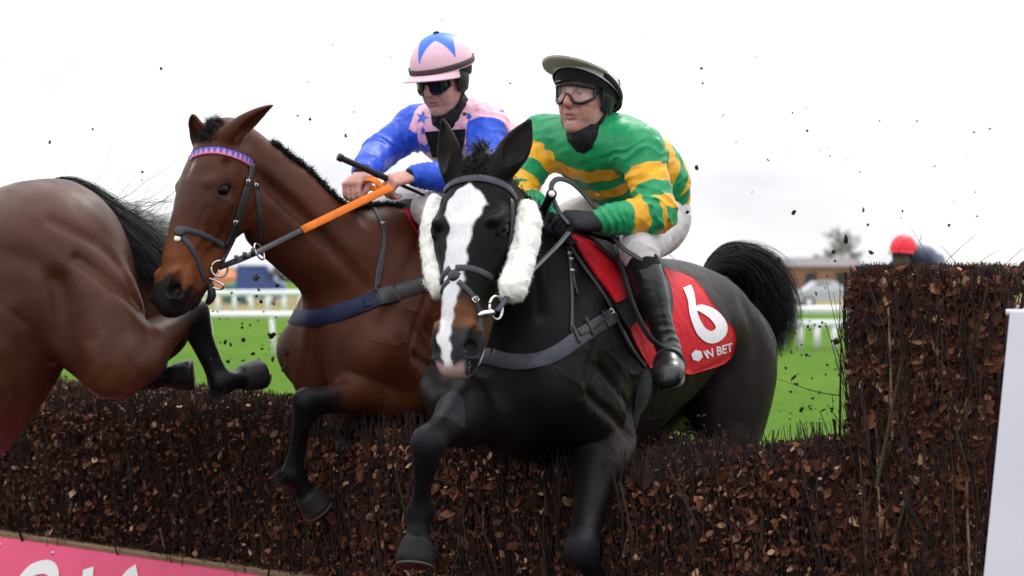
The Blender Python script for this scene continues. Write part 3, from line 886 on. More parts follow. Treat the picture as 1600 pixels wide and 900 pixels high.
i = np.arange(60)[:, None] * len(gy); j = np.arange(len(gy) - 1)[None]
GF = np.stack([i + j, i + len(gy) + j, i + len(gy) + j + 1, i + j + 1], -1).reshape(-1, 4)
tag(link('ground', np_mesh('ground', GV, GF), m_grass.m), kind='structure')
m_track = Mat('sandy track', (.26, .20, .11), .95, .05)
m_track.blend(m_track.tex('Noise', .15, 4, .6), (.16, .17, .06), .45, .6)
plane_poly('path', [(-200, 84, .004), (200, 84, .004), (200, 150, .004), (-200, 150, .004)], m_track.m)

m_plastic = Mat('white rail plastic', (.80, .80, .82), .35, .4)
m_plastic.vary(m_plastic.tex('Noise', 3, 3, .6), .93, 1.03)

def rail(name, x0, x1, Y, heights, step, rad, label, post_r=.035, slope=0.0, lean=0.0):
    root = empty(name, (x0, Y, 0))
    n = int((x1 - x0) / step)
    for hgt in heights:
        mb = MB(); mb.tube([(x0, Y, hgt), ((x0 + x1) / 2, Y + slope * .5, hgt), (x1, Y + slope, hgt)], rad, 10)
        mb.build('rail', m_plastic.m, root)
    for q in range(n + 1):
        x = x0 + q * step; y = Y + slope * (x - x0) / (x1 - x0)
        mb = MB(); mb.tube([(x + lean, y + .02, 0), (x, y, heights[0])], post_r, 8)
        mb.build('post', m_plastic.m, root)
    return tag(root, label, 'rail')

X_ = lambda px, Y: (px - 800) / FOC * Y
rail('running_rail', X_(-569, 40.6), X_(1180, 40.6), 40.6, [.88], 1.39, .075, 'white plastic running rail with widely spaced posts behind the bay horse', .055, lean=.06)
rail('barrier_rail', X_(-100, 75), X_(1100, 75), 75, [1.02], .67, .13, 'farther white rail with close posts, seen above the running rail', .10)
rail('barrier_rail', X_(1010, 44), X_(1760, 44), 44, [.60, .93], .405, .10, 'white double rail with close posts behind the tail of the black horse', .085)

# --- far things behind the course
def car(name, x, Y, col, label, length=4.3, hgt=1.45, van=False):
    root = empty(name, (x, Y, 0))
    paint_m = Mat(name + ' paint', col, .25, .5).m
    glass = M_GLASS
    l, w = length / 2, .88
    if van:
        prof = [(-l, .35), (-l, hgt * .95), (-l + .15, hgt), (l - 1.1, hgt), (l - .55, hgt * .62), (l - .05, hgt * .52), (l, .35)]
    else:
        prof = [(-l, .40), (-l + .05, .82), (-l + .55, .92), (-l + 1.15, hgt - .03), (-l + 2.2, hgt), (l - 1.5, hgt * .67), (l - .15, .76), (l, .42)]
    n = len(prof); V = []
    for s_, in_ in ((-1, 0), (1, 0)):
        for px_, z in prof:
            V.append((x + px_, Y + s_ * (w - (.14 if z > 1.0 else 0)), z))
    F4 = [[q, (q + 1) % n, n + (q + 1) % n, n + q] for q in range(n)]
    me = np_mesh('body', np.array(V), [np.array(F4), np.array([list(range(n))[::-1]]), np.array([list(range(n, 2 * n))])], False)
    link('body', me, paint_m, root)
    mb = MB()
    if van:
        mb.box((x + l - .78, Y - w + .02, hgt * .74), (.20, .04, .22))
    else:
        for a, b in ((-l + 1.0, -l + 2.1), (-l + 2.2, l - 1.75)):
            mb.add([(x + a, Y - w + .02, .95), (x + b + .1, Y - w + .02, .95), (x + b - .1, Y - w + .11, hgt - .1), (x + a + .28, Y - w + .11, hgt - .1)], [[0, 1, 2, 3]])
    mb.build('side_window', glass, root, False)
    for wx in (-l + .8, l - .85):
        mb = MB(); mb.tube([(x + wx, Y - w - .02, .32), (x + wx, Y - w + .2, .32)], .32, 18)
        wl_ = mb.build('wheel', M_TYRE, root)
        mb = MB(); mb.tube([(x + wx, Y - w - .03, .32), (x + wx, Y - w - .01, .32)], .19, 14)
        mb.build('rim', m_plastic.m, wl_)
    return tag(root, label, 'van' if van else 'car', 'vehicles parked beyond the rails')
M_GLASS = Mat('car glass', (.015, .018, .022), .06, .6).m
M_TYRE = Mat('tyre', (.012, .012, .012), .8, .2).m
car('parked_car', X_(1300, 98), 98, (.42, .44, .48), 'pale silver car parked beyond the white double rail, half behind the brush wing')
car('parked_car', X_(1215, 106), 106, (.55, .56, .58), 'whitish car parked beyond the rail beside the black tail')
car('parked_van', X_(409, 112), 112, (.025, .055, .20), 'blue van parked beyond the rails, under the chin of the bay horse', 2.9, 2.35, True)

def tent(name, x, Y, w, h, col, label):
    root = empty(name, (x, Y, 0))
    m = Mat(name + ' canvas', col, .8, .1).m
    a = w / 2
    mb = MB(); mb.box((x, Y, h * .35), (a, a, h * .35)); mb.build('side_wall', m, root, False)
    mb = MB(); mb.add([(x - a * 1.04, Y - a * 1.04, h * .7), (x + a * 1.04, Y - a * 1.04, h * .7), (x + a * 1.04, Y + a * 1.04, h * .7), (x - a * 1.04, Y + a * 1.04, h * .7), (x, Y, h)], [[0, 1, 4], [1, 2, 4], [2, 3, 4], [3, 0, 4]])
    mb.build('canopy', m, root, False)
    return tag(root, label, 'tent')
tent('pop_up_tent', X_(356, 120), 120, 1.7, 2.3, (.60, .24, .12), 'small orange pop-up tent beyond the rails beside the blue van')
tent('pop_up_tent', X_(372, 116), 116, 1.6, 1.5, (.06, .18, .14), 'low teal pop-up tent in front of the orange one')

m_brick = Mat('brick', (.30, .15, .11), .9, .1); m_brick.vary(m_brick.tex('Noise', 1.2, 3), .85, 1.15)
m_slate = Mat('slate', (.16, .14, .15), .7, .3).m
def house(x, Y, w, d, h, rh, label):
    root = empty('brick_building', (x, Y, 0))
    a, b = w / 2, d / 2
    mb = MB(); mb.box((x, Y, h / 2), (a, b, h / 2)); mb.build('wall', m_brick.m, root, False)
    mb = MB(); mb.add([(x - a - .3, Y - b - .3, h), (x + a + .3, Y - b - .3, h), (x + a + .3, Y + b + .3, h), (x - a - .3, Y + b + .3, h), (x - a + 1, Y, h + rh), (x + a - 1, Y, h + rh)], [[0, 1, 5, 4], [2, 3, 4, 5]])
    mb.add([(x - a - .3, Y - b - .3, h), (x - a + 1, Y, h + rh), (x - a - .3, Y + b + .3, h), (x + a + .3, Y - b - .3, h), (x + a + .3, Y + b + .3, h), (x + a - 1, Y, h + rh)], [[0, 1, 2], [3, 4, 5]])
    mb.build('roof', m_slate, root, False)
    for q in range(int(w // 3)):
        mb = MB(); mb.box((x - a + 1.6 + q * 3, Y - b - .03, h * .55), (.55, .05, .6)); mb.build('window', M_GLASS, root, False)
    return tag(root, label, 'building')
house(X_(1240, 185), 185, 13, 8, 2.6, .9, 'low brick building with a slate roof far beyond the cars')

m_bark = Mat('bark', (.10, .085, .08), .9, .1).m
m_twig = Mat('bare twigs', (.30, .28, .28), .9, .1).m
def bare_tree(x, Y, h, spread, seed, label):
    r_ = np.random.RandomState(seed)
    root = empty('bare_tree', (x, Y, 0))
    tr, cr = MB(), MB()
    def grow(p, d, ln, rad, lev):
        q = p + d * ln
        m = (p + q) / 2 + r_.normal(size=3) * ln * .05
        rad = max(rad, .06)
        (tr if lev < 2 else cr).tube([p, m, q], [rad, rad * .8, rad * .6], 5 if lev < 2 else 3, 1, caps=False)
        if lev >= 6: return
        for _ in range((3 if lev < 5 else 2) if lev else 5):
            dd = nrm(d * .9 + r_.normal(size=3) * spread + A(0, 0, .12))
            grow(p + (q - p) * r_.uniform(.6, 1), dd, ln * r_.uniform(.58, .82), rad * .55, lev + 1)
    grow(A(x, Y, 0), A(0, 0, 1), h * .30, h * .022, 0)
    tr.build('trunk', m_bark, root); cr.build('crown', m_twig, root)
    return tag(root, label, 'tree', 'bare trees along the horizon')
for px, Y, h, sd, lb in ((226, 240, 13, 1, 'tall bare grey tree behind the tail of the brown horse'), (262, 260, 10.5, 2, 'bare grey tree just left of the bay muzzle'), (1312, 215, 8.2, 3, 'bare grey tree beside the left edge of the tall brush wing'),
                         (1262, 250, 4.5, 4, 'small bare tree behind the brick building'), (244, 250, 9, 8, 'pale bare tree between the two taller ones left of the bay head')):
    bare_tree(X_(px, Y), Y, h, .42, sd, lb)
# a far hedge line on the horizon
V = []; 
hm = MB()
for q in range(420):
    x = rng.uniform(-150, 150); y = 300 + rng.uniform(-8, 8); r0 = rng.uniform(1.2, 2.6)
    a = rng.normal(size=(10, 3)); a = nrm(a) * r0 * rng.uniform(.7, 1.2, (10, 1)); a[:, 2] = np.abs(a[:, 2]) * 1.1
    c0 = A(x, y, .6)
    hm.add(np.vstack([c0 + a]), rng.randint(0, 10, (26, 3)), (.10, .09, .085))
tag(hm.build('far_hedgerow', Mat('far hedge', (.13, .12, .115), .9, .1).m, None, False), kind='stuff')

# ------------------------------------------------------------------ the brush fence
FE = A(.773, -.634, 0); FD = A(.634, .773, 0); FO = A(-2.173, 7.877, 0)
ZB = .65
def fpt(k, d, z):
    k = np.asarray(k, float)[..., None]; d = np.asarray(d, float)[..., None]; z = np.asarray(z, float)[..., None]
    return FO + FE * k + FD * d + z * A(0, 0, 1)
def ztop(k):
    k = np.asarray(k, float)
    return 1.245 - .10 * np.exp(-((k - 3.15) / .42) ** 2) - .04 * np.exp(-((k - 2.0) / .4) ** 2) + .012 * np.sin(k * 5.1) + .008 * np.sin(k * 13)

m_brush = Mat('dead brush', rough=.72, spec=.12, attr=True)
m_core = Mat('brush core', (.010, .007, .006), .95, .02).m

def twigs(mb, p, d, ln, r0, col, tipcol=None, bend=.06):
    """three-sided bent tapered sticks"""
    n = len(p)
    ref = np.where(np.abs(d[:, 2:3]) > .9, A(1, 0, 0), A(0, 0, 1))
    u = nrm(np.cross(d, ref)); v = np.cross(d, u)
    bd = (u * rng.normal(size=(n, 1)) + v * rng.normal(size=(n, 1))) * bend * ln[:, None]
    st = np.stack([p, p + d * (ln * .5)[:, None] + bd, p + d * ln[:, None]], 1)
    rr = np.stack([r0, r0 * .85, r0 * .62], 1)
    V = []
    for a in range(3):
        w = 2 * np.pi * a / 3
        V.append(st + rr[:, :, None] * (u * math.cos(w) + v * math.sin(w))[:, None, :])
    V = np.stack(V, 2)            # n, 3 stations, 3 sides
    b = np.arange(n)[:, None] * 9
    F = []
    for s_ in range(2):
        for a in range(3):
            a2 = (a + 1) % 3
            F.append(np.concatenate([b + s_ * 3 + a, b + s_ * 3 + a2, b + (s_ + 1) * 3 + a2, b + (s_ + 1) * 3 + a], 1))
    C = np.repeat(col[:, None, :], 9, 1)
    if tipcol is not None:
        C = C.copy()
    mb.add(V.reshape(-1, 3), np.concatenate(F), C.reshape(-1, 3))
    # cut ends
    capV = V[:, 2] + d[:, None] * .0006
    cc = col * 1.0 if tipcol is None else tipcol
    mb.add(capV.reshape(-1, 3), np.arange(n * 3).reshape(n, 3), np.repeat(cc, 3, 0))

def leaves(mb, p, nrm_, size, col):
    n = len(p)
    t = nrm(np.cross(nrm_, rng.normal(size=(n, 3)))); b = np.cross(nrm_, t)
    s = size[:, None]
    curl = rng.uniform(-.35, .5, (n, 1)); asp = rng.uniform(.42, .72, (n, 1))
    V = np.stack([p - t * s * .5, p - t * s * .08 + b * s * asp * .5 + nrm_ * s * curl * .45, p + t * s * .30 + b * s * asp * .36 + nrm_ * s * curl * .35, p + t * s * .52 + nrm_ * s * curl * .3,
                  p + t * s * .30 - b * s * asp * .36 + nrm_ * s * curl * .25, p - t * s * .08 - b * s * asp * .5 + nrm_ * s * curl * .3], 1)
    q = np.arange(n)[:, None] * 6
    F = np.concatenate([np.concatenate([q, q + 1, q + 2, q + 3], 1), np.concatenate([q, q + 3, q + 4, q + 5], 1)])
    mb.add(V.reshape(-1, 3), F, np.repeat(col, 6, 0))

def leaf_cols(n, lit=1.0):
    base = np.array([(.105, .033, .018), (.060, .021, .014), (.155, .056, .027), (.26, .120, .066), (.030, .014, .011), (.42, .26, .16)])
    w = np.array([.29, .27, .18, .09, .14, .045])
    c = base[rng.choice(6, n, p=w / w.sum())]
    return c * rng.uniform(.7, 1.3, (n, 1)) * lit

def twig_cols(n):
    base = np.array([(.026, .016, .015), (.040, .022, .019), (.060, .036, .030), (.020, .016, .018), (.045, .040, .022)])
    return base[rng.choice(5, n, p=[.36, .28, .12, .18, .06])] * rng.uniform(.7, 1.3, (n, 1))

def tip_cols(n, frac):
    c = np.tile(np.array((.10, .055, .04)), (n, 1))
    m = rng.rand(n) < frac
    c[m] = np.array((.58, .40, .26)) * rng.uniform(.7, 1.2, (m.sum(), 1))
    return c

K0, K1, K2T, K2B = -1.6, 4.06, 4.532, 4.42
# --- jumping part of the fence
fence = empty('brush_fence', FO + FE * 1.2)
mb = MB()
ks = np.linspace(K0, K1, 60)
ring = []
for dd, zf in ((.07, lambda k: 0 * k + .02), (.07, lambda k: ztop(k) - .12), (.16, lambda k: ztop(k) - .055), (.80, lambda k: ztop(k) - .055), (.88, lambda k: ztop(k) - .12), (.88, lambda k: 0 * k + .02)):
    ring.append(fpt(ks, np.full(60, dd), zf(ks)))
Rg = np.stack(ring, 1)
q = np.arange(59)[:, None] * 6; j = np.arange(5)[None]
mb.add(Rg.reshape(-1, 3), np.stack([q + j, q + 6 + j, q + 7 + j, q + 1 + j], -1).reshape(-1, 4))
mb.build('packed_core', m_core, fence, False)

tw, lv = MB(), MB()
def face_fill(n_tw, n_lv, kf, zlo, zhi, dens_fn=None, nrm_dir=-FD, depth=.09, dbase=0.0, d_of=None):
    """upright sticks and dead leaves packed on a face; kf(n, z) -> k"""
    z = zlo + (zhi - zlo) * rng.rand(n_tw); k = kf(n_tw, z)
    ln = rng.uniform(.10, .42, n_tw)
    top = ztop(k) if zhi is None else None
    d = dbase + depth * rng.rand(n_tw) ** 1.3
    p = fpt(k, d + .012, np.minimum(z - ln * .5, zhi + .022 - ln))
    dr = nrm(A(0, 0, 1) + rng.normal(size=(n_tw, 3)) * A(.16, .16, .03) + nrm_dir * rng.uniform(-.05, .10, (n_tw, 1)))
    big = rng.rand(n_tw) < .05
    r0 = np.where(big, rng.uniform(.004, .0075, n_tw), rng.uniform(.0009, .0026, n_tw))
    twigs(tw, p, dr, ln, r0, twig_cols(n_tw), tip_cols(n_tw, .35))
    z = zlo + (zhi - zlo) * rng.rand(n_lv); k = kf(n_lv, z)
    d = dbase - .012 + depth * rng.rand(n_lv) ** 1.5
    p = fpt(k, d, z)
    nn = nrm(nrm_dir + rng.normal(size=(n_lv, 3)) * .75 + A(0, 0, .25))
    leaves(lv, p, nn, rng.gamma(7, .0044, n_lv), leaf_cols(n_lv))

L1 = K1 - K0
n = 13000
z = rng.rand(n); k = K0 + L1 * rng.rand(n); zz = ZB - .05 + (ztop(k) - ZB + .02) * z
ln = np.minimum(rng.uniform(.10, .40, n), 2.2 * (ztop(k) + .03 - zz) + .06)
d = .004 + .10 * rng.rand(n) ** 1.3 + .10 * np.clip((zz - ztop(k) + .07) / .07, 0, 1)
dr = nrm(A(0, 0, 1) + rng.normal(size=(n, 3)) * A(.17, .17, .03))
big = rng.rand(n) < .04
twigs(tw, fpt(k, d, zz - ln * .5), dr, ln, np.where(big, rng.uniform(.004, .007, n), rng.uniform(.0009, .0026, n)), twig_cols(n), tip_cols(n, .3))
n = 66000
k = K0 + L1 * rng.rand(n)
zr = rng.rand(n); keep = noise3(np.stack([k, zr * .6, 0 * k], -1), .28, 2, 2) + .8 * rng.normal(size=n) > .15
k = k[keep]; n = len(k); zz = ZB - .04 + (ztop(k) - ZB) * rng.rand(n) ** 1.05
d = -.014 + .095 * rng.rand(n) ** 1.5 + .08 * np.clip((zz - ztop(k) + .06) / .06, 0, 1)
leaves(lv, fpt(k, d, zz), nrm(-FD + rng.normal(size=(n, 3)) * .75 + A(0, 0, .25)), rng.gamma(4.5, .0046, n), leaf_cols(n))
# top: clipped upright ends with some leaf
n = 15000
k = K0 + L1 * rng.rand(n); d = .02 + .88 * rng.rand(n) ** .8
ln = rng.uniform(.03, .13, n)
dr = nrm(A(0, 0, 1) + rng.normal(size=(n, 3)) * .30)
sh = .05 * np.exp(-((d - .0) / .05) ** 2)
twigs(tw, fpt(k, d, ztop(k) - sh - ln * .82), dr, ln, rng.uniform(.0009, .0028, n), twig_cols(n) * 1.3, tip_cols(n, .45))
n = 9000
k = K0 + L1 * rng.rand(n); d = .01 + .88 * rng.rand(n)
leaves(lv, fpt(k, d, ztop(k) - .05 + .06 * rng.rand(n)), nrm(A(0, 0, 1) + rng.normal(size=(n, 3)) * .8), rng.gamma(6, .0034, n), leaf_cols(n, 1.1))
for q in range(36):
    z0 = rng.uniform(.68, 1.0); k0 = K0 + 5.4 * rng.rand(); l0 = rng.uniform(.07, .2)
    a0 = fpt(k0, -.004, z0); dr = nrm(A(rng.uniform(-.2, .2), 0, 1))
    tw.tube([a0, a0 + dr * l0 * .5, a0 + dr * l0], [.0050, .0045, .0034], 5, 1, [(.05, .045, .02), (.06, .028, .022), (.20, .13, .08)][rng.choice(3, p=[.3, .5, .2])])
tw.build('birch_twigs', m_brush.m, fence, False)
lv.build('dead_leaves', m_brush.m, fence, False)
# a sprig of conifer caught in the brush
cg = MB()
for q in range(70):
    a0 = P(372 + 62 * rng.rand(), 680 + 26 * rng.rand(), 6.93)
    dr = nrm(A(.75, -.1, -.28) + rng.normal(size=3) * .3)
    cg.tube([a0, a0 + dr * .05, a0 + dr * .11 + A(0, 0, -.01)], [.0016, .0013, .0006], 3, 1, (.018, .045, .012))
cg.build('conifer_sprig', Mat('conifer', (.020, .050, .013), .6, .2).m, fence)
tag(fence, 'long low birch-brush steeplechase fence that the three horses are jumping', 'fence')

# --- the tall wing
wing = empty('brush_wing', FO + FE * 4.3)
DW, TP = .44, .47
def kr(z, d=0.0):
    return K2B + (K2T - K2B) * (z - .65) / 1.12 - TP * d
ZW = 1.76
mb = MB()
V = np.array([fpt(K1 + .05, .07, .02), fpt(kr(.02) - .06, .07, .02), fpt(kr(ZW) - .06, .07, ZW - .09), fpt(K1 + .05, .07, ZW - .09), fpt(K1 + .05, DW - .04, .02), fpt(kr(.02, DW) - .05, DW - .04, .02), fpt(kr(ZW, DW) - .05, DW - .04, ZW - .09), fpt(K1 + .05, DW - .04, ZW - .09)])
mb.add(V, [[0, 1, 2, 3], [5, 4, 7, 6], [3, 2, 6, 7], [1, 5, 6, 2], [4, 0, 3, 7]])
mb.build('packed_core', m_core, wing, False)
tw, lv = MB(), MB()
kw = lambda n, z: K1 + (kr(z) - K1) * rng.rand(n)
face_fill(5500, 15000, kw, .55, ZW - .02)
# the two side faces
for side in (0, 1):
    n = 3200
    z = .55 + (ZW - .57) * rng.rand(n); d = DW * rng.rand(n)
    k = np.where(side == 0, K1 + .01 + .06 * rng.rand(n), kr(z, d) - .01 - .06 * rng.rand(n))
    ln = rng.uniform(.1, .35, n)
    twigs(tw, fpt(k, d, np.minimum(z - ln * .5, ZW + .015 - ln)), nrm(A(0, 0, 1) + rng.normal(size=(n, 3)) * .10), ln, rng.uniform(.0009, .0026, n), twig_cols(n), tip_cols(n, .3))
    n = 4200
    z = .55 + (ZW - .57) * rng.rand(n); d = DW * rng.rand(n)
    k = np.where(side == 0, K1 - .015 + .06 * rng.rand(n), kr(z, d) + .005 - .06 * rng.rand(n))
    leaves(lv, fpt(k, d, z), nrm(FE * (1 if side else -1) + rng.normal(size=(n, 3)) * .75), rng.gamma(6, .0042, n), leaf_cols(n))
# clipped top
n = 5200
d = DW * rng.rand(n); k = K1 + (kr(ZW, d) - K1) * rng.rand(n); ln = rng.uniform(.03, .11, n)
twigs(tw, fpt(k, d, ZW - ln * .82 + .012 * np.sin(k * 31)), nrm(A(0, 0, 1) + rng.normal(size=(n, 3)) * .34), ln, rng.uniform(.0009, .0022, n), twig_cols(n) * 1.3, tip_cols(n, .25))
n = 2600
leaves(lv, fpt(K1 + (kr(ZW, DW * .5) - K1) * rng.rand(n), DW * rng.rand(n), ZW - .06 + .07 * rng.rand(n)), nrm(A(0, 0, 1) + rng.normal(size=(n, 3)) * .8), rng.gamma(6, .0042, n), leaf_cols(n))
# stray long shoots and a few thick stems
for q in range(16):
    a0 = fpt(K1 + .4 * rng.rand(), DW * rng.rand(), ZW - .05)
    dr = nrm(A(rng.uniform(-.3, 1.3), rng.uniform(-.4, .4), rng.uniform(.2, .9))); l0 = rng.uniform(.08, .26)
    tw.tube([a0, a0 + dr * l0 * .5 + A(0, 0, .01), a0 + dr * l0], [.0013, .0010, .0005], 3, 2, (.03, .02, .018))
for q in range(30):
    z0 = rng.uniform(.7, 1.6); k0 = K1 + .04 + .36 * rng.rand(); l0 = rng.uniform(.15, .45)
    a0 = fpt(k0, -.008, z0); dr = nrm(A(rng.uniform(-.05, .22), 0, 1))
    cc = [(.05, .045, .02), (.06, .028, .022), (.30, .20, .12)][rng.choice(3, p=[.35, .5, .15])]
    l0 = min(l0, 1.64 - z0 + .02)
    if l0 > .05: tw.tube([a0, a0 + dr * l0 * .5, a0 + dr * l0], [.0055, .0048, .0036], 5, 1, cc)
for a, b, c in (((1448, 520), (1432, 570), .5), ((1462, 660), (1440, 700), .5), ((1410, 560), (1370, 760), 0), ((1460, 640), (1395, 850), 0)):
    Ya = 5.17
    tw.tube([P(*b, Ya), P((a[0] + b[0]) / 2, (a[1] + b[1]) / 2, Ya), P(*a, Ya)], [.006, .0055, .005], 5, 1, (.38, .26, .16) if c else (.05, .042, .022))
tw.build('birch_twigs', m_brush.m, wing, False)
lv.build('dead_leaves', m_brush.m, wing, False)
tag(wing, 'tall square-cut brush wing at the right end of the fence', 'fence')
# thin loose branch standing by the inner edge of the wing
mb = MB()
mb.tube([P(1312, 690, 5.6), P(1313, 600, 5.58), P(1315, 505, 5.56)], [.004, .003, .0015], 4, 2)
mb.tube([P(1312, 618, 5.58), P(1275, 612, 5.6), P(1215, 592, 5.62)], [.002, .0016, .0007], 3, 3)
mb.tube([P(1300, 616, 5.59), P(1302, 640, 5.6)], [.0014, .0006], 3)
tag(mb.build('loose_branch', Mat('dark twig', (.03, .024, .02), .8, .1).m), 'thin bare branch poking up beside the inner edge of the tall brush wing', 'branch')

# --- padded pink boards along the foot of the fence
m_pink = Mat('pink board', (.78, .070, .185), .42, .3)
m_pink.vary(m_pink.tex('Noise', 5, 5, .6), .90, 1.06)
m_pink.blend(m_pink.tex('Noise', 22, 4, .75), (.30, .05, .07), .70, .76)
m_white = Mat('white lettering', (.82, .80, .80), .5, .3).m
m_screw = Mat('zinc screw', (.55, .55, .58), .3, .5, .9).m
m_timber = Mat('weathered timber', (.23, .15, .09), .85, .15)
m_timber.vary(m_timber.tex('Noise', 8, 5, .7, stretch=(1, 1, 8)), .6, 1.3)
BN = nrm(-FD * .93 + A(0, 0, .37)); BS = nrm(A(0, 0, -1) - BN * (A(0, 0, -1) @ BN))   # board normal, down-slope
BF = Frame(FO - FD * .035 + A(0, 0, ZB), FE, BN)          # x along, u off the board, -l / +l across
if BF.l @ BS < 0: sgn = -1
else: sgn = 1
def bpt(s_, v, o=0):
    return BF.o + FE * s_ + BS * v + BN * o
BLEN = .78
KJ = .012
for k0, k1, lab in ((KJ - 2.42, KJ - .006, 'pink padded board at the very left edge, mostly out of the picture'), (KJ + .006, KJ + 2.42, 'pink padded board with white lettering at the foot of the brush fence')):
    root = empty('padded_board', bpt((k0 + k1) / 2, BLEN))
    mb = MB()
    prof = [(0, -.045), (0, -.006), (.005, 0), (BLEN - .005, 0), (BLEN, -.006), (BLEN, -.045)]
    V = np.array([[bpt(kk, v, o) for v, o in prof] for kk in (k0, k1)]).reshape(-1, 3)
    mb.add(V, [[q, q + 1, q + 7, q + 6] for q in range(5)] + [[5, 0, 6, 11], [0, 5, 4, 1], [1, 4, 3, 2], [6, 7, 10, 11], [7, 8, 9, 10]])
    mb.build('panel', m_pink.m, root, False)
    for s_ in (k0 + .05, k0 + .05 + .36, k1 - .9, k1 - .05):
        for v in (.035, BLEN - .04):
            mb = MB(); mb.lathe([(.0001, .005), (.006, .004), (.0085, .001), (.0085, -.002)], Frame(bpt(s_, v), FE, BN), 10)
            mb.build('screw', m_screw, root)
    if abs(k0 - KJ) < .1:
        # white italic letters, as they show along the bottom of the photo
        def letter(polys):
            mb = MB()
            for po in polys:
                pts = np.array([bpt(k0 + x, v, .003) for x, v in po])
                mb.add(pts, np.array([[0, q, q + 1] for q in range(1, len(po) - 1)]))
            return mb.build('letter', m_white, root, False)
        def stroke(path, w):
            path = crom(np.array(path, float), 6); t = nrm(np.gradient(path, axis=0)); nn = np.stack([-t[:, 1], t[:, 0]], -1)
            a, b = path + nn * w / 2, path - nn * w / 2
            return [[tuple(a[q]), tuple(a[q + 1]), tuple(b[q + 1]), tuple(b[q])] for q in range(len(path) - 1)]
        def px2b(px, py):
            o = A(0, 0, EYE); d = P(px, py, 1.0) - o
            t = ((bpt(0, 0) - o) @ BN) / (d @ BN); p_ = o + d * t - bpt(0, 0)
            return (p_ @ FE - k0, p_ @ BS)
        letter(stroke([px2b(*q) for q in ((28, 918), (47, 894), (70, 886), (84, 894), (83, 920), (70, 960), (45, 985), (18, 975), (10, 945))], .058))
        letter(stroke([px2b(*q) for q in ((139, 888), (134, 940), (120, 990))], .062))
        letter(stroke([px2b(*q) for q in ((215, 892), (198, 906), (185, 940), (178, 990))], .062))
    tag(root, lab, 'board', 'padded boards at the foot of the fence')
mb = MB()
mb.add(np.array([[fpt(kk, dd, zz) for dd, zz in ((-.03, ZB - .05), (-.03, ZB + .012), (-.022, ZB + .02), (.06, ZB + .02), (.06, ZB - .05))] for kk in (K0, 4.6)]).reshape(-1, 3), [[q, q + 5, q + 6, q + 1] for q in range(4)] + [[4, 9, 5, 0]])
tag(mb.build('timber_rail', m_timber.m, None, False), 'weathered timber rail between the pink boards and the brush', 'rail')

# --- white plastic wing at the right edge
root = empty('plastic_wing', P(1570, 700, 4.55) * A(1, 1, 0))
m_wing = Mat('white wing plastic', (.74, .74, .80), .45, .3); m_wing.vary(m_wing.tex('Noise', 2.5, 3, .5), .92, 1.05)
top_l, bot_l = P(1578, 488, 4.62), P(1536, 912, 4.62)
dn = (bot_l - top_l) / (top_l[2] - bot_l[2])
bot_l = top_l + dn * top_l[2]
rt = nrm(A(.95, -.30, 0))
bk = nrm(np.cross(A(0, 0, 1), rt))
mb = MB()
def slab(a, b, c, d, t):
    q = np.array([a, b, c, d]); V = np.vstack([q, q + bk * t])
    mb.add(V, [[0, 1, 2, 3], [7, 6, 5, 4], [0, 4, 5, 1], [1, 5, 6, 2], [2, 6, 7, 3], [3, 7, 4, 0]])
slab(bot_l, bot_l + rt * 1.4, top_l + rt * 1.4, top_l, .03)
mb.build('panel', m_wing.m, root, False)
mb = MB()
off = rt * .115 - bk * .022
slab(bot_l + off, bot_l + rt * 1.4 - bk * .022, top_l + rt * 1.4 - bk * .022 + A(0, 0, -.05), top_l + off + A(0, 0, -.05), .02)
mb.build('raised_face', m_wing.m, root, False)
mb = MB(); mb.tube([top_l - rt * .01 + bk * .012, top_l + rt * 1.4 + bk * .012], .008, 8)
mb.build('top_rail', m_wing.m, root)
tag(root, 'white plastic fence wing at the right edge of the picture', 'wing panel')
# ------------------------------------------------------------------ riders
def fist(F, w, d, n, left, s=1.0, fat=1.0, curl=1.0):
    d = nrm(d); n = nrm(n - d * (n @ d)); th = nrm(np.cross(d, n)) * (1 if left else -1)
    q = lambda a, b, c: w + (d * a + th * b + n * c) * s
    f = s * fat
    F.chain([(q(-.03, 0, 0), .028 * f, .024 * f), (q(.02, 0, 0), .033 * f, .020 * f), (q(.06, 0, .002), .041 * f, .017 * f), (q(.085, -.001, .001), .040 * f, .014 * f)], n, .012 * s)
    for off, ln, r in ((.031, .040, .0100), (.0105, .045, .0102), (-.0105, .042, .0098), (-.030, .034, .0088)):
        b = q(.086, off, -.002)
        p1 = b + (d * .62 - n * .78) * ln * s
        p2 = p1 + (-d * .45 - n * .89) * .027 * s * curl
        p3 = p2 + (-d * .98 + n * .1) * .020 * s * curl
        F.chain([(b - d * .02 * s, r * f, r * f), (b, r * 1.08 * f, r * 1.08 * f), (p1, r * f, r * f), (p2, r * .92 * f, r * .92 * f), (p3, r * .8 * f, r * .8 * f)], n, .0045 * s, n=3)
        F.ball(b + n * .004 * s, .0108 * f, .008 * s)
    F.chain([(q(.015, .026, -.006), .016 * f, .016 * f), (q(.045, .044, -.016), .0135 * f, .0135 * f), (q(.072, .040, -.034), .0115 * f, .0115 * f), (q(.090, .026, -.042), .0095 * f, .0095 * f)], n, .008 * s)
    return th

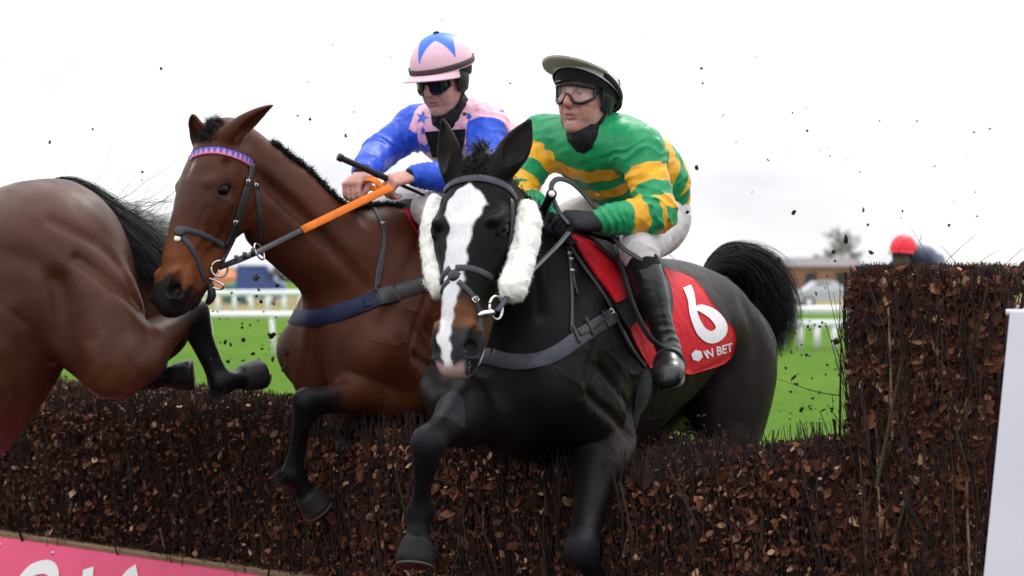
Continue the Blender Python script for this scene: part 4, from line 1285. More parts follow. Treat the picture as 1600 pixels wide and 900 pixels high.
def face(F, H, s=1.0):
    L = lambda f, l, u: H(f * s, l * s, u * s)
    F.ball(L(-.005, 0, .045), (.096 * s, .075 * s, .092 * s), .02, fr=H)
    F.ball(L(.020, 0, -.030), (.074 * s, .064 * s, .085 * s), .03, fr=H)
    F.chain([(L(-.01, .060, -.045), .016 * s, .022 * s), (L(.025, .054, -.078), .015 * s, .018 * s), (L(.064, .024, -.104), .016 * s, .016 * s), (L(.076, 0, -.108), .018 * s, .017 * s), (L(.064, -.024, -.104), .016 * s, .016 * s), (L(.025, -.054, -.078), .015 * s, .018 * s), (L(-.01, -.060, -.045), .016 * s, .022 * s)], H.u, .03 * s)
    F.ball(L(.078, 0, -.106), (.018 * s, .019 * s, .016 * s), .012 * s, fr=H)
    F.ball(L(.068, 0, -.060), (.026 * s, .036 * s, .030 * s), .03 * s, fr=H)                 # mouth barrel
    F.chain([(L(.084, .034, .030), .010 * s, .009 * s), (L(.093, 0, .026), .010 * s, .009 * s), (L(.084, -.034, .030), .010 * s, .009 * s)], H.u, .02 * s)
    for sg in (-1, 1):
        F.ball(L(.092, .030 * sg, .008), (.012 * s, .018 * s, .012 * s), .014 * s, sub=True, fr=H)
        F.ball(L(.064, .046 * sg, -.022), (.024 * s, .020 * s, .016 * s), .025 * s, fr=H)      # cheekbone
        F.ball(L(.062, .038 * sg, -.055), (.022 * s, .018 * s, .022 * s), .025 * s, fr=H)
        # eyelids
        F.chain([(L(.078, .016 * sg, .004), .004 * s, .004 * s), (L(.084, .030 * sg, .013), .005 * s, .0045 * s), (L(.074, .045 * sg, .004), .004 * s, .004 * s)], H.u, .005 * s)
        F.chain([(L(.078, .016 * sg, .002), .0035 * s, .0035 * s), (L(.081, .030 * sg, -.007), .004 * s, .004 * s), (L(.074, .045 * sg, .002), .0035 * s, .0035 * s)], H.u, .005 * s)
        F.ball(L(.103, .0125 * sg, -.030), (.011 * s, .009 * s, .008 * s), .008 * s, fr=H)     # wing of the nose
        F.ball(L(.107, .0075 * sg, -.039), (.006 * s, .004 * s, .005 * s), .003 * s, sub=True, fr=H)
        # ear
        F.chain([(L(-.012, .070 * sg, -.030), .008 * s, .010 * s), (L(-.018, .080 * sg, -.004), .007 * s, .018 * s), (L(-.018, .080 * sg, .020), .006 * s, .014 * s)], H.u, .008 * s)
    F.chain([(L(.092, 0, .018), .009 * s, .010 * s), (L(.106, 0, -.006), .009 * s, .010 * s), (L(.118, 0, -.026), .0105 * s, .0105 * s), (L(.108, 0, -.036), .008 * s, .007 * s)], H.u, .014 * s)
    # lips
    F.chain([(L(.080, .025, -.064), .003 * s, .0035 * s), (L(.094, .009, -.061), .006 * s, .0055 * s), (L(.095, 0, -.062), .006 * s, .005 * s), (L(.094, -.009, -.061), .006 * s, .0055 * s), (L(.080, -.025, -.064), .003 * s, .0035 * s)], H.u, .008 * s)
    F.chain([(L(.079, .022, -.068), .003 * s, .003 * s), (L(.092, 0, -.075), .0075 * s, .006 * s), (L(.079, -.022, -.068), .003 * s, .003 * s)], H.u, .007 * s)
    F.chain([(L(.080, .027, -.0665), .003 * s, .0022 * s), (L(.0995, 0, -.0685), .003 * s, .0011 * s), (L(.080, -.027, -.0665), .003 * s, .0022 * s)], H.u, .004 * s, sub=True)

M_SKIN = Mat('skin', rough=.5, spec=.3, attr=True, Subsurface_Weight=.06, Subsurface_Scale=.01)
M_SKIN.vary(M_SKIN.tex('Noise', 60, 5, .65), .84, 1.12)
M_SKIN.bump(M_SKIN.tex('Noise', 420, 4, .65), .0010, .7)
M_SKIN.blend(M_SKIN.tex('Noise', 130, 3, .7), (.08, .055, .04), .735, .755)
M_SKIN.b.inputs['Subsurface Radius'].default_value = (1, .35, .2)

def M_silk(name):
    m = Mat(name, rough=.42, spec=.3, attr=True)
    m.vary(m.tex('Noise', 14, 4, .6), .90, 1.08)
    m.bump(m.tex('Noise', 9, 2, .5, stretch=(1, .8, .30), dist=1.2), .022, .55)
    m.bump(m.tex('Wave', 5, 2, stretch=(.8, 1, .6), dist=14), .006, .4)
    m.bump(m.tex('Noise', 45, 2, .5, stretch=(1, .4, .4), dist=1.0), .0035, .45)
    m.blend(m.tex('Noise', 38, 3, .7), (.07, .05, .035), .735, .755)
    m.bump(m.tex('Noise', 900, 2), .0004, .3)
    return m.m
M_BREECH = Mat('white breeches', (.66, .62, .63), .6, .25)
M_BREECH.vary(M_BREECH.tex('Noise', 9, 4, .6), .86, 1.06)
M_BREECH.blend(M_BREECH.tex('Noise', 15, 4, .7), (.30, .22, .18), .70, .80)
M_BREECH.bump(M_BREECH.tex('Noise', 22, 4, .6, stretch=(1, 1, .35), dist=1.2), .012, .6)
M_BOOT = Mat('black leather boot', (.012, .012, .014), .26, .5)
M_BOOT.bump(M_BOOT.tex('Noise', 24, 4, .6), .005, .4); M_BOOT.rough_var(M_BOOT.tex('Noise', 9, 4), .18, .42)
M_GLOVE = Mat('black glove', (.012, .012, .017), .7, .2); M_GLOVE.bump(M_GLOVE.tex('Noise', 50, 4), .003, .5)
M_BLACKC = Mat('black cloth', (.010, .010, .012), .7, .2); M_BLACKC.bump(M_BLACKC.tex('Noise', 60, 4), .003, .5)
M_GLOSSB = Mat('black plastic', (.010, .010, .011), .38, .4)
M_RUBBER = Mat('black rubber', (.014, .014, .015), .55, .3)
M_CHROME = Mat('steel', (.62, .62, .64), .18, .5, 1.0).m

def ridges(seed, amp, stops):
    """cloth folds: damped sine ridges that gather round given points; stops = (point, direction, wavelength, reach)"""
    def f(p, d):
        s = amp * .55 * noise3(p * np.array([1, 1, 1.4]), .11, seed, 2)
        for c, dr, wl, rc in stops:
            v = p - c; r = np.linalg.norm(v, axis=1)
            a = v @ nrm(dr)
            ph = a * 3.1416 / wl + 1.6 * noise3(p, .14, seed + 1)
            s = s + amp * 1.5 * np.exp(-(r / rc) ** 2) * (2 * np.abs(np.sin(ph)) ** .7 - 1.1)
        return d + s
    return f

def ell_band(H, rf, rl, cu, a0, a1, n, tilt=0, cf=0):
    a = np.linspace(a0, a1, n)
    pts = np.array([H(cf + rf * math.cos(t), rl * math.sin(t), cu + tilt * math.cos(t)) for t in a])
    nor = np.array([H.f * math.cos(t) / rf + H.l * math.sin(t) / rl for t in a])
    return pts, nrm(nor)

def dome(H, rf, rl, ru, cu, cf=0.0, low=-.25, n=40, m=18, rim=0.004):
    """helmet shell: (verts, quads, unit coords)"""
    ph = np.linspace(low, math.pi / 2 - 1e-3, m)
    a = np.arange(n) * 2 * np.pi / n
    V, U = [], []
    for p_ in ph:
        for t in a:
            x, y, z = math.cos(p_) * math.cos(t), math.cos(p_) * math.sin(t), math.sin(p_)
            V.append(H(cf + rf * x, rl * y, cu + ru * z)); U.append((x, y, z))
    i = np.arange(m - 1)[:, None] * n; j = np.arange(n)[None]; j2 = (j + 1) % n
    return np.array(V), np.stack([i + j, i + j2, i + n + j2, i + n + j], -1).reshape(-1, 4), np.array(U)

def peak(H, cu, rf, rl, cf, out, half, drop, th=.004):
    """helmet peak, a curved crescent off the front rim"""
    mb = MB(); n = 30
    a = np.linspace(-half, half, n)
    rows = []
    for v in (0, .35, .7, 1.0):
        ext = out * v * np.sqrt(np.clip(1 - (a / half) ** 2, 0, 1))
        rows.append(np.array([H(cf + (rf + e) * math.cos(t) , (rl + e * .55) * math.sin(t), cu + drop * v - .020 * math.sin(t) ** 2 * v) for t, e in zip(a, ext)]))
    up = np.stack(rows, 0); dnn = up - H.u * th
    m = 4
    V = np.concatenate([up.reshape(-1, 3), dnn.reshape(-1, 3)])
    i = np.arange(m - 1)[:, None] * n; j = np.arange(n - 1)[None]
    F = np.stack([i + j, i + n + j, i + n + j + 1, i + j + 1], -1).reshape(-1, 4)
    k = m * n; e = (m - 1) * n + np.arange(n - 1)
    mb.add(V, np.concatenate([F, F[:, ::-1] + k, np.stack([e, e + k, e + k + 1, e + 1], -1)]))
    return mb

def spot_mesh(bvh, polys, off=.002):
    """flat shapes given as pixel polygons laid onto a surface"""
    mb = MB()
    for po in polys:
        pts = []
        for x, y in po:
            h = shot(bvh, x, y)
            if h is None: pts = None; break
            pts.append(h[0] + h[1] * off)
        if pts: mb.add(pts, np.array([[0, q, q + 1] for q in range(1, len(pts) - 1)]))
    return mb

def star(cx, cy, r, rot=0, sx=1.0, sy=1.0, inner=.42):
    """star as five kites, subdivided so that it follows the cloth"""
    out = []
    for k in range(5):
        a = rot + k * 2 * math.pi / 5 - math.pi / 2
        tip = A(cx + sx * r * math.cos(a), cy + sy * r * math.sin(a))
        i1 = A(cx + sx * r * inner * math.cos(a - math.pi / 5), cy + sy * r * inner * math.sin(a - math.pi / 5))
        i2 = A(cx + sx * r * inner * math.cos(a + math.pi / 5), cy + sy * r * inner * math.sin(a + math.pi / 5))
        c = A(cx, cy)
        m1, m2, mc = (i1 + tip) / 2, (i2 + tip) / 2, (i1 + i2) / 2
        out += [[c, i1, mc], [c, mc, i2], [i1, m1, mc], [mc, m2, i2], [mc, m1, m2], [m1, tip, m2]]
    return out

def grid_patch(bvh, left, right, n, m, off, fallback=True):
    """Coons-like patch between two pixel polylines, laid onto a surface; returns (n*m verts) and quads"""
    Lc, Rc = crom(left, 8), crom(right, 8)
    rs = lambda c, k: np.stack([np.interp(np.linspace(0, 1, k), np.linspace(0, 1, len(c)), c[:, q]) for q in (0, 1)], -1)
    Lc, Rc = rs(Lc, m), rs(Rc, m)
    V = np.zeros((n, m, 3)); N = np.zeros((n, m, 3)); ok = np.zeros((n, m), bool)
    for a in range(n):
        t = a / (n - 1)
        for b in range(m):
            px = Lc[b] * (1 - t) + Rc[b] * t
            h = shot(bvh, *px)
            if h is not None:
                V[a, b], N[a, b] = h; ok[a, b] = True
    for a in range(n):      # a miss takes the nearest good neighbour's surface
        for b in range(m):
            if not ok[a, b]:
                g = np.argwhere(ok); w = g[np.argmin(((g - [a, b]) ** 2).sum(1))]
                p, nn = near(bvh, V[w[0], w[1]]); V[a, b], N[a, b] = p, nn
    return V, N, off

def patch_mesh(name, V, N, off, th, mat, parent, smooth_it=2):
    n, m = V.shape[:2]
    for _ in range(smooth_it):
        for X in (V, N):
            Y = X.copy()
            Y[1:-1, 1:-1] = (X[:-2, 1:-1] + X[2:, 1:-1] + X[1:-1, :-2] + X[1:-1, 2:]) / 4 * .6 + X[1:-1, 1:-1] * .4
            X[:] = Y
    N = nrm(N)
    T = (V + N * (off + th)).reshape(-1, 3); Bt = (V + N * off).reshape(-1, 3)
    i = np.arange(n - 1)[:, None] * m; j = np.arange(m - 1)[None]
    F = np.stack([i + j, i + m + j, i + m + j + 1, i + j + 1], -1).reshape(-1, 4)
    # wind outwards
    f0 = F[len(F) // 2]; fn = np.cross(T[f0[1]] - T[f0[0]], T[f0[2]] - T[f0[1]])
    if fn @ N.reshape(-1, 3)[f0[0]] < 0: F = F[:, ::-1]
    k = n * m
    bd = [q for q in range(m)] + [q * m + m - 1 for q in range(1, n)] + [(n - 1) * m + q for q in range(m - 2, -1, -1)] + [q * m for q in range(n - 2, 0, -1)]
    bd = np.array(bd); b2 = np.roll(bd, -1)
    S = np.stack([bd, b2, b2 + k, bd + k], -1)
    return link(name, np_mesh(name, np.vstack([T, Bt]), [np.concatenate([F, F[:, ::-1] + k, S])]), mat, parent), bvh_of(T, F)

def seg_coord(V, pts):
    """arc length along a polyline and distance from it"""
    best = np.full(len(V), 9.0); s = np.zeros(len(V)); acc = 0
    for a, b in zip(pts[:-1], pts[1:]):
        t, d = seg_t(V, a, b); L = np.linalg.norm(b - a)
        m = d < best
        best[m] = d[m]; s[m] = acc + np.clip(t[m], -.5 if acc == 0 else 0, 1.5) * L
        acc += L
    return s, best

def make_rider(J, look):
    """J: dict of joints; look: colours and dressing"""
    root = empty('person', J['pelvis'])
    H = J['head']; Hs = J.get('hs', 1.0)
    bk = J['back']            # normal of the back
    # ---- skin: head, neck, trunk, arms, hands as one surface
    F = Field()
    nb = J['neck']
    face(F, H, Hs)
    F.chain([(H(-.015, 0, -.05), .054, .056), ((H(-.01, 0, -.09) + nb) / 2, .052, .054), (nb, .062, .06)], bk, .03)
    tr = [J['pelvis'], J['waist'], J['chest'], nb]
    F.chain([(tr[0], .12, .09), (tr[1], .105, .085), (tr[2], .135, .095), (nb, .09, .06)], bk, .04)
    for sd in 'LR':
        F.chain([(J['sh' + sd], .048, .048), (J['el' + sd], .040, .040), (J['wr' + sd], .027, .025)], bk, .03)
        d, n_ = J['hd' + sd]
        if look['bare']: fist(F, J['wr' + sd], d, n_, sd == 'L')
    def creases(p, d):
        q = H.local(p) / Hs
        ok = (q[:, 0] > .03) & (np.abs(q[:, 1]) < .08) & (np.abs(q[:, 2]) < .13)
        w_ = np.stack([np.abs(q[ok][:, 1]), q[ok][:, 2]], -1); acc = np.zeros(len(w_))
        for ln, dep, wd in (([(.020, -.034), (.031, -.050), (.037, -.070)], .0030, .0050), ([(.005, .022), (.007, .036)], .0020, .0035), ([(0, .046), (.04, .044)], .0012, .003), ([(.030, -.068), (.034, -.082)], .0018, .004),
                            ([(.0, -.086), (.016, -.084)], .0022, .005), ([(.048, .004), (.062, .000)], .0012, .003), ([(.020, -.012), (.040, -.018)], .0014, .004), ([(.052, -.020), (.050, -.060)], .0022, .010)):
            c_ = np.array(ln); m_ = np.full(len(w_), 9.0)
            for a, b in zip(c_[:-1], c_[1:]):
                ab = b - a; t = np.clip(((w_ - a) @ ab) / (ab @ ab), 0, 1)
                m_ = np.minimum(m_, np.linalg.norm(w_ - a - t[:, None] * ab, axis=1))
            acc += dep * np.exp(-(m_ / wd) ** 2)
        d[ok] += acc
        return d
    F.fn(creases)
    V, Q = mesh_field(F, .0024)
    c = np.tile(np.array(look['skin']), (len(V), 1))
    q = H.local(V) / Hs
    hd = np.linalg.norm(q, axis=1) < .2
    red = np.exp(-(((q[:, 0] - .11) / .03) ** 2 + (q[:, 1] / .022) ** 2 + ((q[:, 2] + .02) / .03) ** 2)) + .8 * np.exp(-(((np.abs(q[:, 1]) - .05) / .025) ** 2 + ((q[:, 2] + .03) / .026) ** 2)) * (q[:, 0] > .02)
    c = mixc(c, np.clip(red, 0, 1) * .45 * hd, (.50, .17, .13))
    lip = np.exp(-(((q[:, 1]) / .021) ** 4 + ((q[:, 2] + .067) / .010) ** 4)) * (q[:, 0] > .072) * hd
    c = mixc(c, np.clip(lip, 0, 1) * .75, (.36, .12, .11))
    stub = sstep(-.040, -.062, q[:, 2]) * (q[:, 0] > -.02) * hd * (1 - np.clip(lip, 0, 1))
    c = mixc(c, stub * look.get('stubble', .25), (.20, .13, .11))
    c = c * (1 + .07 * noise3(V, .03, 6, 2))[:, None]
    for sd in 'LR':   # knuckles
        k = J['wr' + sd] + nrm(J['hd' + sd][0]) * .09
        c = mixc(c, .45 * np.exp(-(np.linalg.norm(V - k, axis=1) / .04) ** 2) * look['bare'], (.52, .22, .18))
    body = link('body', np_mesh('body', V, Q, True, c), M_SKIN.m, root)
    for sg in (-1, 1):
        mb = MB(); a = np.linspace(0, np.pi, 11)
        mb.lathe(np.stack([.0118 * np.sin(a) + 1e-5, -.0118 * np.cos(a)], -1), Frame(H(.0725 * Hs, .030 * Hs * sg, .003 * Hs), H.l, H.f), 16, (.72, .70, .68))
        mb.lathe([(.0001, .0123), (.0030, .0120), (.0055, .0108)], Frame(H(.0725 * Hs, .030 * Hs * sg, .003 * Hs), H.l, H.f), 14, (.05, .07, .08))
        mb.build('eyeball', M_EYEB, body)
        mb = MB(); mb.tube([H(.094, .016 * sg, .0235), H(.093, .032 * sg, .028), H(.080, .048 * sg, .022)], [.003, .004, .0018], 6, 3, (.05, .03, .02))
        mb.build('eyebrow', M_HAIRB, body)
    # ---- silks
    F = Field()
    w2 = tr[0] * .80 + tr[1] * .20
    F.chain([(w2, .148, .118), (tr[1], .158, .126), ((tr[1] + tr[2]) / 2, .166, .128), (tr[2], .170, .124), (tr[2] * .45 + nb * .55, .155, .095), (nb - (nb - tr[2]) * .02 - bk * .008, .074, .066)], bk, .03)
    F.chain([(J['shL'], .070, .072), ((J['shL'] + J['shR']) / 2 + bk * .01 - (nb - tr[2]) * .12, .078, .076), (J['shR'], .070, .072)], bk, .06)
    st = []
    for sd in 'LR':
        sh, el, wr = J['sh' + sd], J['el' + sd], J['wr' + sd]
        F.chain([(sh, .068, .072), (sh * .6 + el * .4, .064, .066), (el, .060, .060)], bk, .05)
        F.chain([(el, .062, .060), (el * .6 + wr * .4, .058, .056), (el * .25 + wr * .75, .050, .048), (el * .10 + wr * .90, .043, .041), (el * .02 + wr * .98, .038, .035)], bk, .03)
        st += [(el, nrm(wr - sh), .045, .09), (el * .2 + wr * .8, nrm(wr - el), .022, .055), (sh - A(0, 0, .05), nrm(el - sh), .05, .09)]
    st += [(tr[1], nrm(tr[2] - tr[0]), .055, .14)]
    nx = nrm(H(-.01, 0, -.09) - nb); cl_ = nrm(np.cross(bk, nx)); cb_ = np.cross(nx, cl_)
    a_ = np.linspace(.35, 2 * np.pi - .35, 15) - np.pi / 2
    F.chain([(nb + cl_ * .073 * math.cos(t) + cb_ * .066 * math.sin(t) + nx * (-.012 + .016 * math.sin(t)), .0065, .020) for t in a_], nx, .008, n=3)
    F.fn(ridges(look['seed'], .0050, st))
    V, Q = mesh_field(F, .0031)
    sx = {}
    for sd in 'LR':
        sx[sd] = seg_coord(V, [J['sh' + sd], J['el' + sd], J['wr' + sd]])
    jc = link('silks_jacket', np_mesh('silks_jacket', V, Q, True, look['jacket'](V, sx, J)), M_silk('silk'), root)
    jb = bvh_of(V, Q)
    # ---- neck scarf
    F = Field()
    F.chain([(nb + nrm(nb - tr[2]) * .045 + bk * .004, .063, .061), (nb * .55 + H(-.01, 0, -.09) * .45 - bk * .010, .064, .070), (nb * .25 + H(-.012, 0, -.085) * .75, .063, .068)], bk, .02)
    F.fn(lambda p, d: d + .003 * noise3(p, .035, 3, 2))
    V, Q = mesh_field(F, .004)
    link('neck_scarf', np_mesh('neck_scarf', V, Q), M_BLACKC.m, root)
    # ---- breeches and boots
    F = Field()
    pv = J['pelvis']; ax = nrm(pv - J['waist'])
    F.chain([(pv - ax * .06, .135, .105), (pv, .150, .125), (pv + ax * .05, .125, .115)], bk, .04)
    st = []
    for sd in 'LR':
        hp, kn, an = J['hp' + sd], J['kn' + sd], J['an' + sd]
        F.chain([(hp, .105, .115), (hp * .55 + kn * .45, .088, .092), (kn, .056, .058)], bk, .08)
        F.chain([(kn, .056, .058), (kn * .75 + an * .25, .048, .052)], bk, .03)
        st += [(hp, nrm(kn - hp), .05, .13), (kn, nrm(an - hp), .03, .07)]
    F.fn(ridges(look['seed'] + 2, .0028, st))
    V, Q = mesh_field(F, .0042)
    link('breeches', np_mesh('breeches', V, Q), M_BREECH.m, root)
    for sd in 'LR':
        kn, an, toe = J['kn' + sd], J['an' + sd], J['toe' + sd]
        fw = nrm(toe - an)
        F = Field()
        F.chain([(kn * .82 + an * .18, .052, .058), (kn * .55 + an * .45, .050, .057), (kn * .22 + an * .78, .038, .042), (an, .035, .040)], fw, .02)
        hl = an - fw * .035 - nrm(kn - an) * .045
        F.chain([(hl, .031, .034), (an - nrm(kn - an) * .04, .036, .040), (an * .5 + toe * .5 - nrm(kn - an) * .03, .047, .042), (toe - fw * .01, .050, .034), (toe + fw * .02, .036, .024)], nrm(kn - an), .03)
        F.fn(ridges(look['seed'] + 5, .0022, [(an, nrm(kn - an), .028, .06)]))
        V, Q = mesh_field(F, .0036)
        bo = link('boot', np_mesh('boot', V, Q), M_BOOT.m, root)
        sole = MB()
        up = nrm(kn - an)
        pts = [hl - up * .030, an - up * .080, an * .5 + toe * .5 - up * .066, toe - up * .030, toe + fw * .03 - up * .020]
        sole.ribbon(pts, -up, [.052, .062, .078, .080, .050], .008, 3)
        sole.build('sole', M_RUBBER.m, bo)
        F = Field(); F.chain([(kn * .93 + an * .07, .056, .060), (kn * .80 + an * .20, .055, .061)], fw, .01)
        V, Q = mesh_field(F, .004)
        link('boot_cuff', np_mesh('boot_cuff', V, Q), M_BLACKC.m, root)
    return root, body, jc, jb

M_EYEB = Mat('eyeball', rough=.1, spec=.5, attr=True).m
M_HAIRB = Mat('brow hair', (.05, .03, .02), .8, .2).m

# ---------------- the rider in green and gold
gl = nrm(np.cross((0, 0, 1), FB)); 
def gB(s, l, z): return Wb + nrm(A(FB[0], FB[1], 0)) * s + gl * l + A(0, 0, z)
J = dict(
    pelvis=gB(-.47, .03, .085), waist=gB(-.38, .075, .20), chest=gB(-.21, .03, .285), neck=P(926, 222, 6.26),
    shL=P(1000, 234, 6.16), shR=P(850, 214, 6.42), elL=P(1028, 333, 6.06), elR=P(806, 305, 6.28), wrL=P(934, 346, 5.98), wrR=P(862, 350, 6.12),
    hpL=gB(-.42, .10, .06), hpR=gB(-.42, -.10, .06), knL=P(998, 390, 6.04), knR=gB(.02, -.25, -.06),
    anL=P(1040, 532, 6.02), anR=gB(-.05, -.34, -.40), toeL=P(1044, 588, 5.88), toeR=gB(.06, -.36, -.47),
    back=nrm(A(.18, .45, .85)), hdL=(A(-.86, -.45, .0), A(-.25, -.62, .74)), hdR=(A(-.5, -.8, .1), A(-.5, -.2, .84)))
J['head'] = Frame(P(915, 149, 6.24), A(-.56, -.82, -.06), A(.06, .0, 1))
J['hs'] = 1.0
GREEN, GOLD = (.012, .285, .105), (.86, .42, .025)
def jacket_green(V, sx, J):
    c = np.tile(np.array(GREEN), (len(V), 1))
    bt, bd = seg_coord(V, [J['neck'], J['chest'], J['waist'], J['pelvis']])
    w = .004 * noise3(V, .06, 4)
    arm = {}
    for sd in 'LR':
        s, d = sx[sd]
        arm[sd] = (d < .092) & (s > .035) & (d < bd * .75 + .02)
    lat = nrm(J['shL'] - J['shR']); x = (V - (J['shL'] + J['shR']) / 2) @ lat
    for sd, g_ in (('L', 1), ('R', -1)):
        s_, d_ = sx[sd]
        arm[sd] = ((x * g_ > .128) & (s_ < .12) & (d_ < .13)) | ((s_ >= .10) & (d_ < .10) & (d_ < bd))
    any_ = arm['L'] | arm['R']
    front = ((V - J['chest']) @ J['back']) < .03
    for a, b, fr_ in ((-.005, .056, 1), (.108, .180, 1), (.24, .31, 1), (.37, .42, 1), (.10, .155, 0), (.215, .27, 0), (.33, .39, 0)):
        m = (front == bool(fr_)) * sstep(a - .0008, a + .0008, bt + w) * (1 - sstep(b - .0008, b + .0008, bt + w)) * ~any_
        c = mixc(c, m, GOLD)
    for sd in 'LR':
        s, d = sx[sd]
        for a, b in ((.085, .150), (.205, .255), (.300, .355)):
            m = sstep(a - .0008, a + .0008, s + w) * (1 - sstep(b - .0008, b + .0008, s + w)) * arm[sd]
            c = mixc(c, m, GOLD)
    return c
rg, bodyg, jcg, jbg = make_rider(J, dict(skin=(.56, .285, .235), bare=False, stubble=.22, seed=3, jacket=jacket_green))
JG = J
tag(rg, 'rider in green and gold hooped silks with a white cap, crouched on the black horse', 'person', 'riders')
# gloves
for sd in 'LR':
    F = Field(); d, n_ = J['hd' + sd]
    fist(F, J['wr' + sd] - nrm(d) * .0, d, n_, sd == 'L', 1.14, 1.16)
    F.chain([(J['wr' + sd] - nrm(d) * .035, .034, .032), (J['wr' + sd], .034, .030)], n_, .01)
    V, Q = mesh_field(F, .0026)
    link('glove', np_mesh('glove', V, Q), M_GLOVE.m, rg)
# helmet: black shell, white cap silk over it, raised peak
H = J['head']
HH = Frame(H(.014, 0, -.014), H.f * .965 + H.u * .24, H.u)
hel = empty('helmet', H.o); hel.parent = rg; hel.matrix_parent_inverse = rg.matrix_basis.inverted()
V, Fq, U = dome(HH, .130, .104, .118, .040, -.012, -.34)
V = V + HH.u * (.034 * sstep(-.2, .6, U[:, 0]) * (1 - np.clip(U[:, 2], 0, 1)))[:, None]
mb = MB(); mb.add(V, Fq); sh_o = mb.build('shell', M_BLACKC.m, hel)
m_cap = Mat('white cap silk', (.78, .77, .78), .45, .3); m_cap.bump(m_cap.tex('Noise', 30, 4, .6), .004, .4)
V, Fq, U = dome(HH, .138, .111, .126, .044, -.014, -.05)
lowr = (U[:, 2] < .0)
V = V + HH.u * (np.where(U[:, 0] > 0, .040 * U[:, 0] * (1 - np.clip(U[:, 2], 0, 1)), .04 * U[:, 0] * (1 - np.clip(U[:, 2], 0, 1))))[:, None]
mb = MB(); mb.add(V, Fq); mb.build('cap_silk', m_cap.m, hel)
m_peak = Mat('beige peak', (.62, .57, .52), .5, .3).m
pk_ = peak(HH, .086, .136, .108, -.012, .076, 1.25, .012, .003).build('peak', m_cap.m, hel)
peak(HH, .0815, .135, .107, -.012, .0745, 1.25, .012, .003).build('peak_lining', m_peak, pk_)
p_, n_ = ell_band(HH, .140, .113, .050, 1.1, 2 * math.pi - 1.1, 24, .05, -.014)
mb = MB(); mb.ribbon(p_, n_, .020, .003, 2); mb.build('goggle_strap', M_BLACKC.m, hel)
# tiny maker's lettering on the black front of the shell
def text_geo(txt, bold=.0):
    cu = bpy.data.curves.new('t', 'FONT'); cu.body = txt; cu.offset = bold; cu.resolution_u = 3
    o = bpy.data.objects.new('t', cu); COL.objects.link(o)
    dg = bpy.context.evaluated_depsgraph_get(); dg.update()
    me = bpy.data.meshes.new_from_object(o.evaluated_get(dg))
    import bmesh
    bm = bmesh.new(); bm.from_mesh(me); bmesh.ops.triangulate(bm, faces=bm.faces[:])
    bmesh.ops.subdivide_edges(bm, edges=bm.edges[:], cuts=1); bmesh.ops.triangulate(bm, faces=bm.faces[:])
    V = np.array([v.co[:] for v in bm.verts]); F_ = np.array([[v.index for v in f.verts] for f in bm.faces])
    bm.free(); COL.objects.unlink(o); bpy.data.objects.remove(o)
    return V[:, :2], F_
def text_on(bvh, txt, o_px, ex, ey, off, name, mat, parent, bold=0.0):
    """lettering laid on a surface: baseline start o_px, ex per unit along, ey per unit up (pixels)"""
    uv, F_ = text_geo(txt, bold)
    V = []
    for u, v in uv:
        h = shot(bvh, *(np.array(o_px) + np.array(ex) * u + np.array(ey) * v))
        if h is None: h = near(bvh, V[-1] if V else P(*o_px, 6))
        V.append(h[0] + nrm(A(0, 0, EYE) - h[0]) * off)
    return link(name, np_mesh(name, np.array(V), F_, False), mat, parent)
shv = np.array([v.co[:] for v in sh_o.data.vertices]); shf = np.array([p.vertices[:] for p in sh_o.data.polygons])
shb = bvh_of(shv, shf)
if shot(shb, 872, 127): text_on(shb, 'UPP', (867, 129), (5.2, 0), (0, -5.2), .004, 'lettering', Mat('grey lettering', (.6, .6, .6), .5).m, sh_o)
def ear_gear(H, par, rr):
    for sg in (-1, 1):
        F = Field()
        F.chain([(H(-.012, .086 * sg, .030), .014, .040), (H(-.008, .086 * sg, -.010), .013, .040), (H(.0, .080 * sg, -.050), .011, .034)], H.f, .01)
        V, Q = mesh_field(F, .004)
        link('ear_pad', np_mesh('ear_pad', V, Q), M_GLOSSB.m, par)
    mb = MB()
    pts = [H(.0, .088, -.05), H(.03, .070, -.095), H(.050, .030, -.127), H(.053, 0, -.131), H(.050, -.030, -.127), H(.03, -.070, -.095), H(.0, -.088, -.05)]
    nn = [nrm(p - H(0, 0, -.04)) for p in pts]
    mb.ribbon(pts, nn, .014, .003, 4); mb.build('chin_strap', M_BLACKC.m, par)
ear_gear(H, hel, 1)
# goggles
def goggles(H, par, clear, top=.040, bot=-.022, dip=.020):
    n = 29; a = np.linspace(-1.12, 1.12, n)
    def pt(t, u, e=0): return H(.006 + (.104 + e) * math.cos(t) ** .8 if math.cos(t) > 0 else 0, (.080 + e) * math.sin(t), u)
    up = [top - .010 * abs(t) ** 2 for t in a]
    lo = [bot + dip * math.exp(-(t / .20) ** 2) * 1.5 + .016 * max(0, abs(t) - .6) / .5 for t in a]
    rows = 5; V = []
    for r in range(rows):
        f = r / (rows - 1)
        V += [pt(t, l * (1 - f) + u * f) for t, u, l in zip(a, up, lo)]
    V = np.array(V)
    i = np.arange(rows - 1)[:, None] * n; j = np.arange(n - 1)[None]
    Fq = np.stack([i + j, i + j + 1, i + n + j + 1, i + n + j], -1).reshape(-1, 4)
    g = empty('goggles', H.o); g.parent = par; g.matrix_parent_inverse = par.matrix_basis.inverted()
    link('lens', np_mesh('lens', V, Fq), M_LENSC if clear else M_LENSD, g)
    mb = MB()
    loop = [pt(t, l, .002) for t, l in zip(a, lo)] + [pt(t, u, .002) for t, u in zip(a[::-1], up[::-1])]
    loop.append(loop[0])
    mb.tube(loop, .0055 if clear else .0045, 6); mb.build('frame', M_GLOSSB.m, g)
    for sg in (-1, 1):
        mb = MB()
        mb.ribbon([pt(1.10 * sg, .012, .002), H(.0, .092 * sg, .022), H(-.045, .104 * sg, .045)], [H.l * sg] * 3, .022, .003, 4)
        mb.build('strap', M_BLACKC.m, g)
    return g
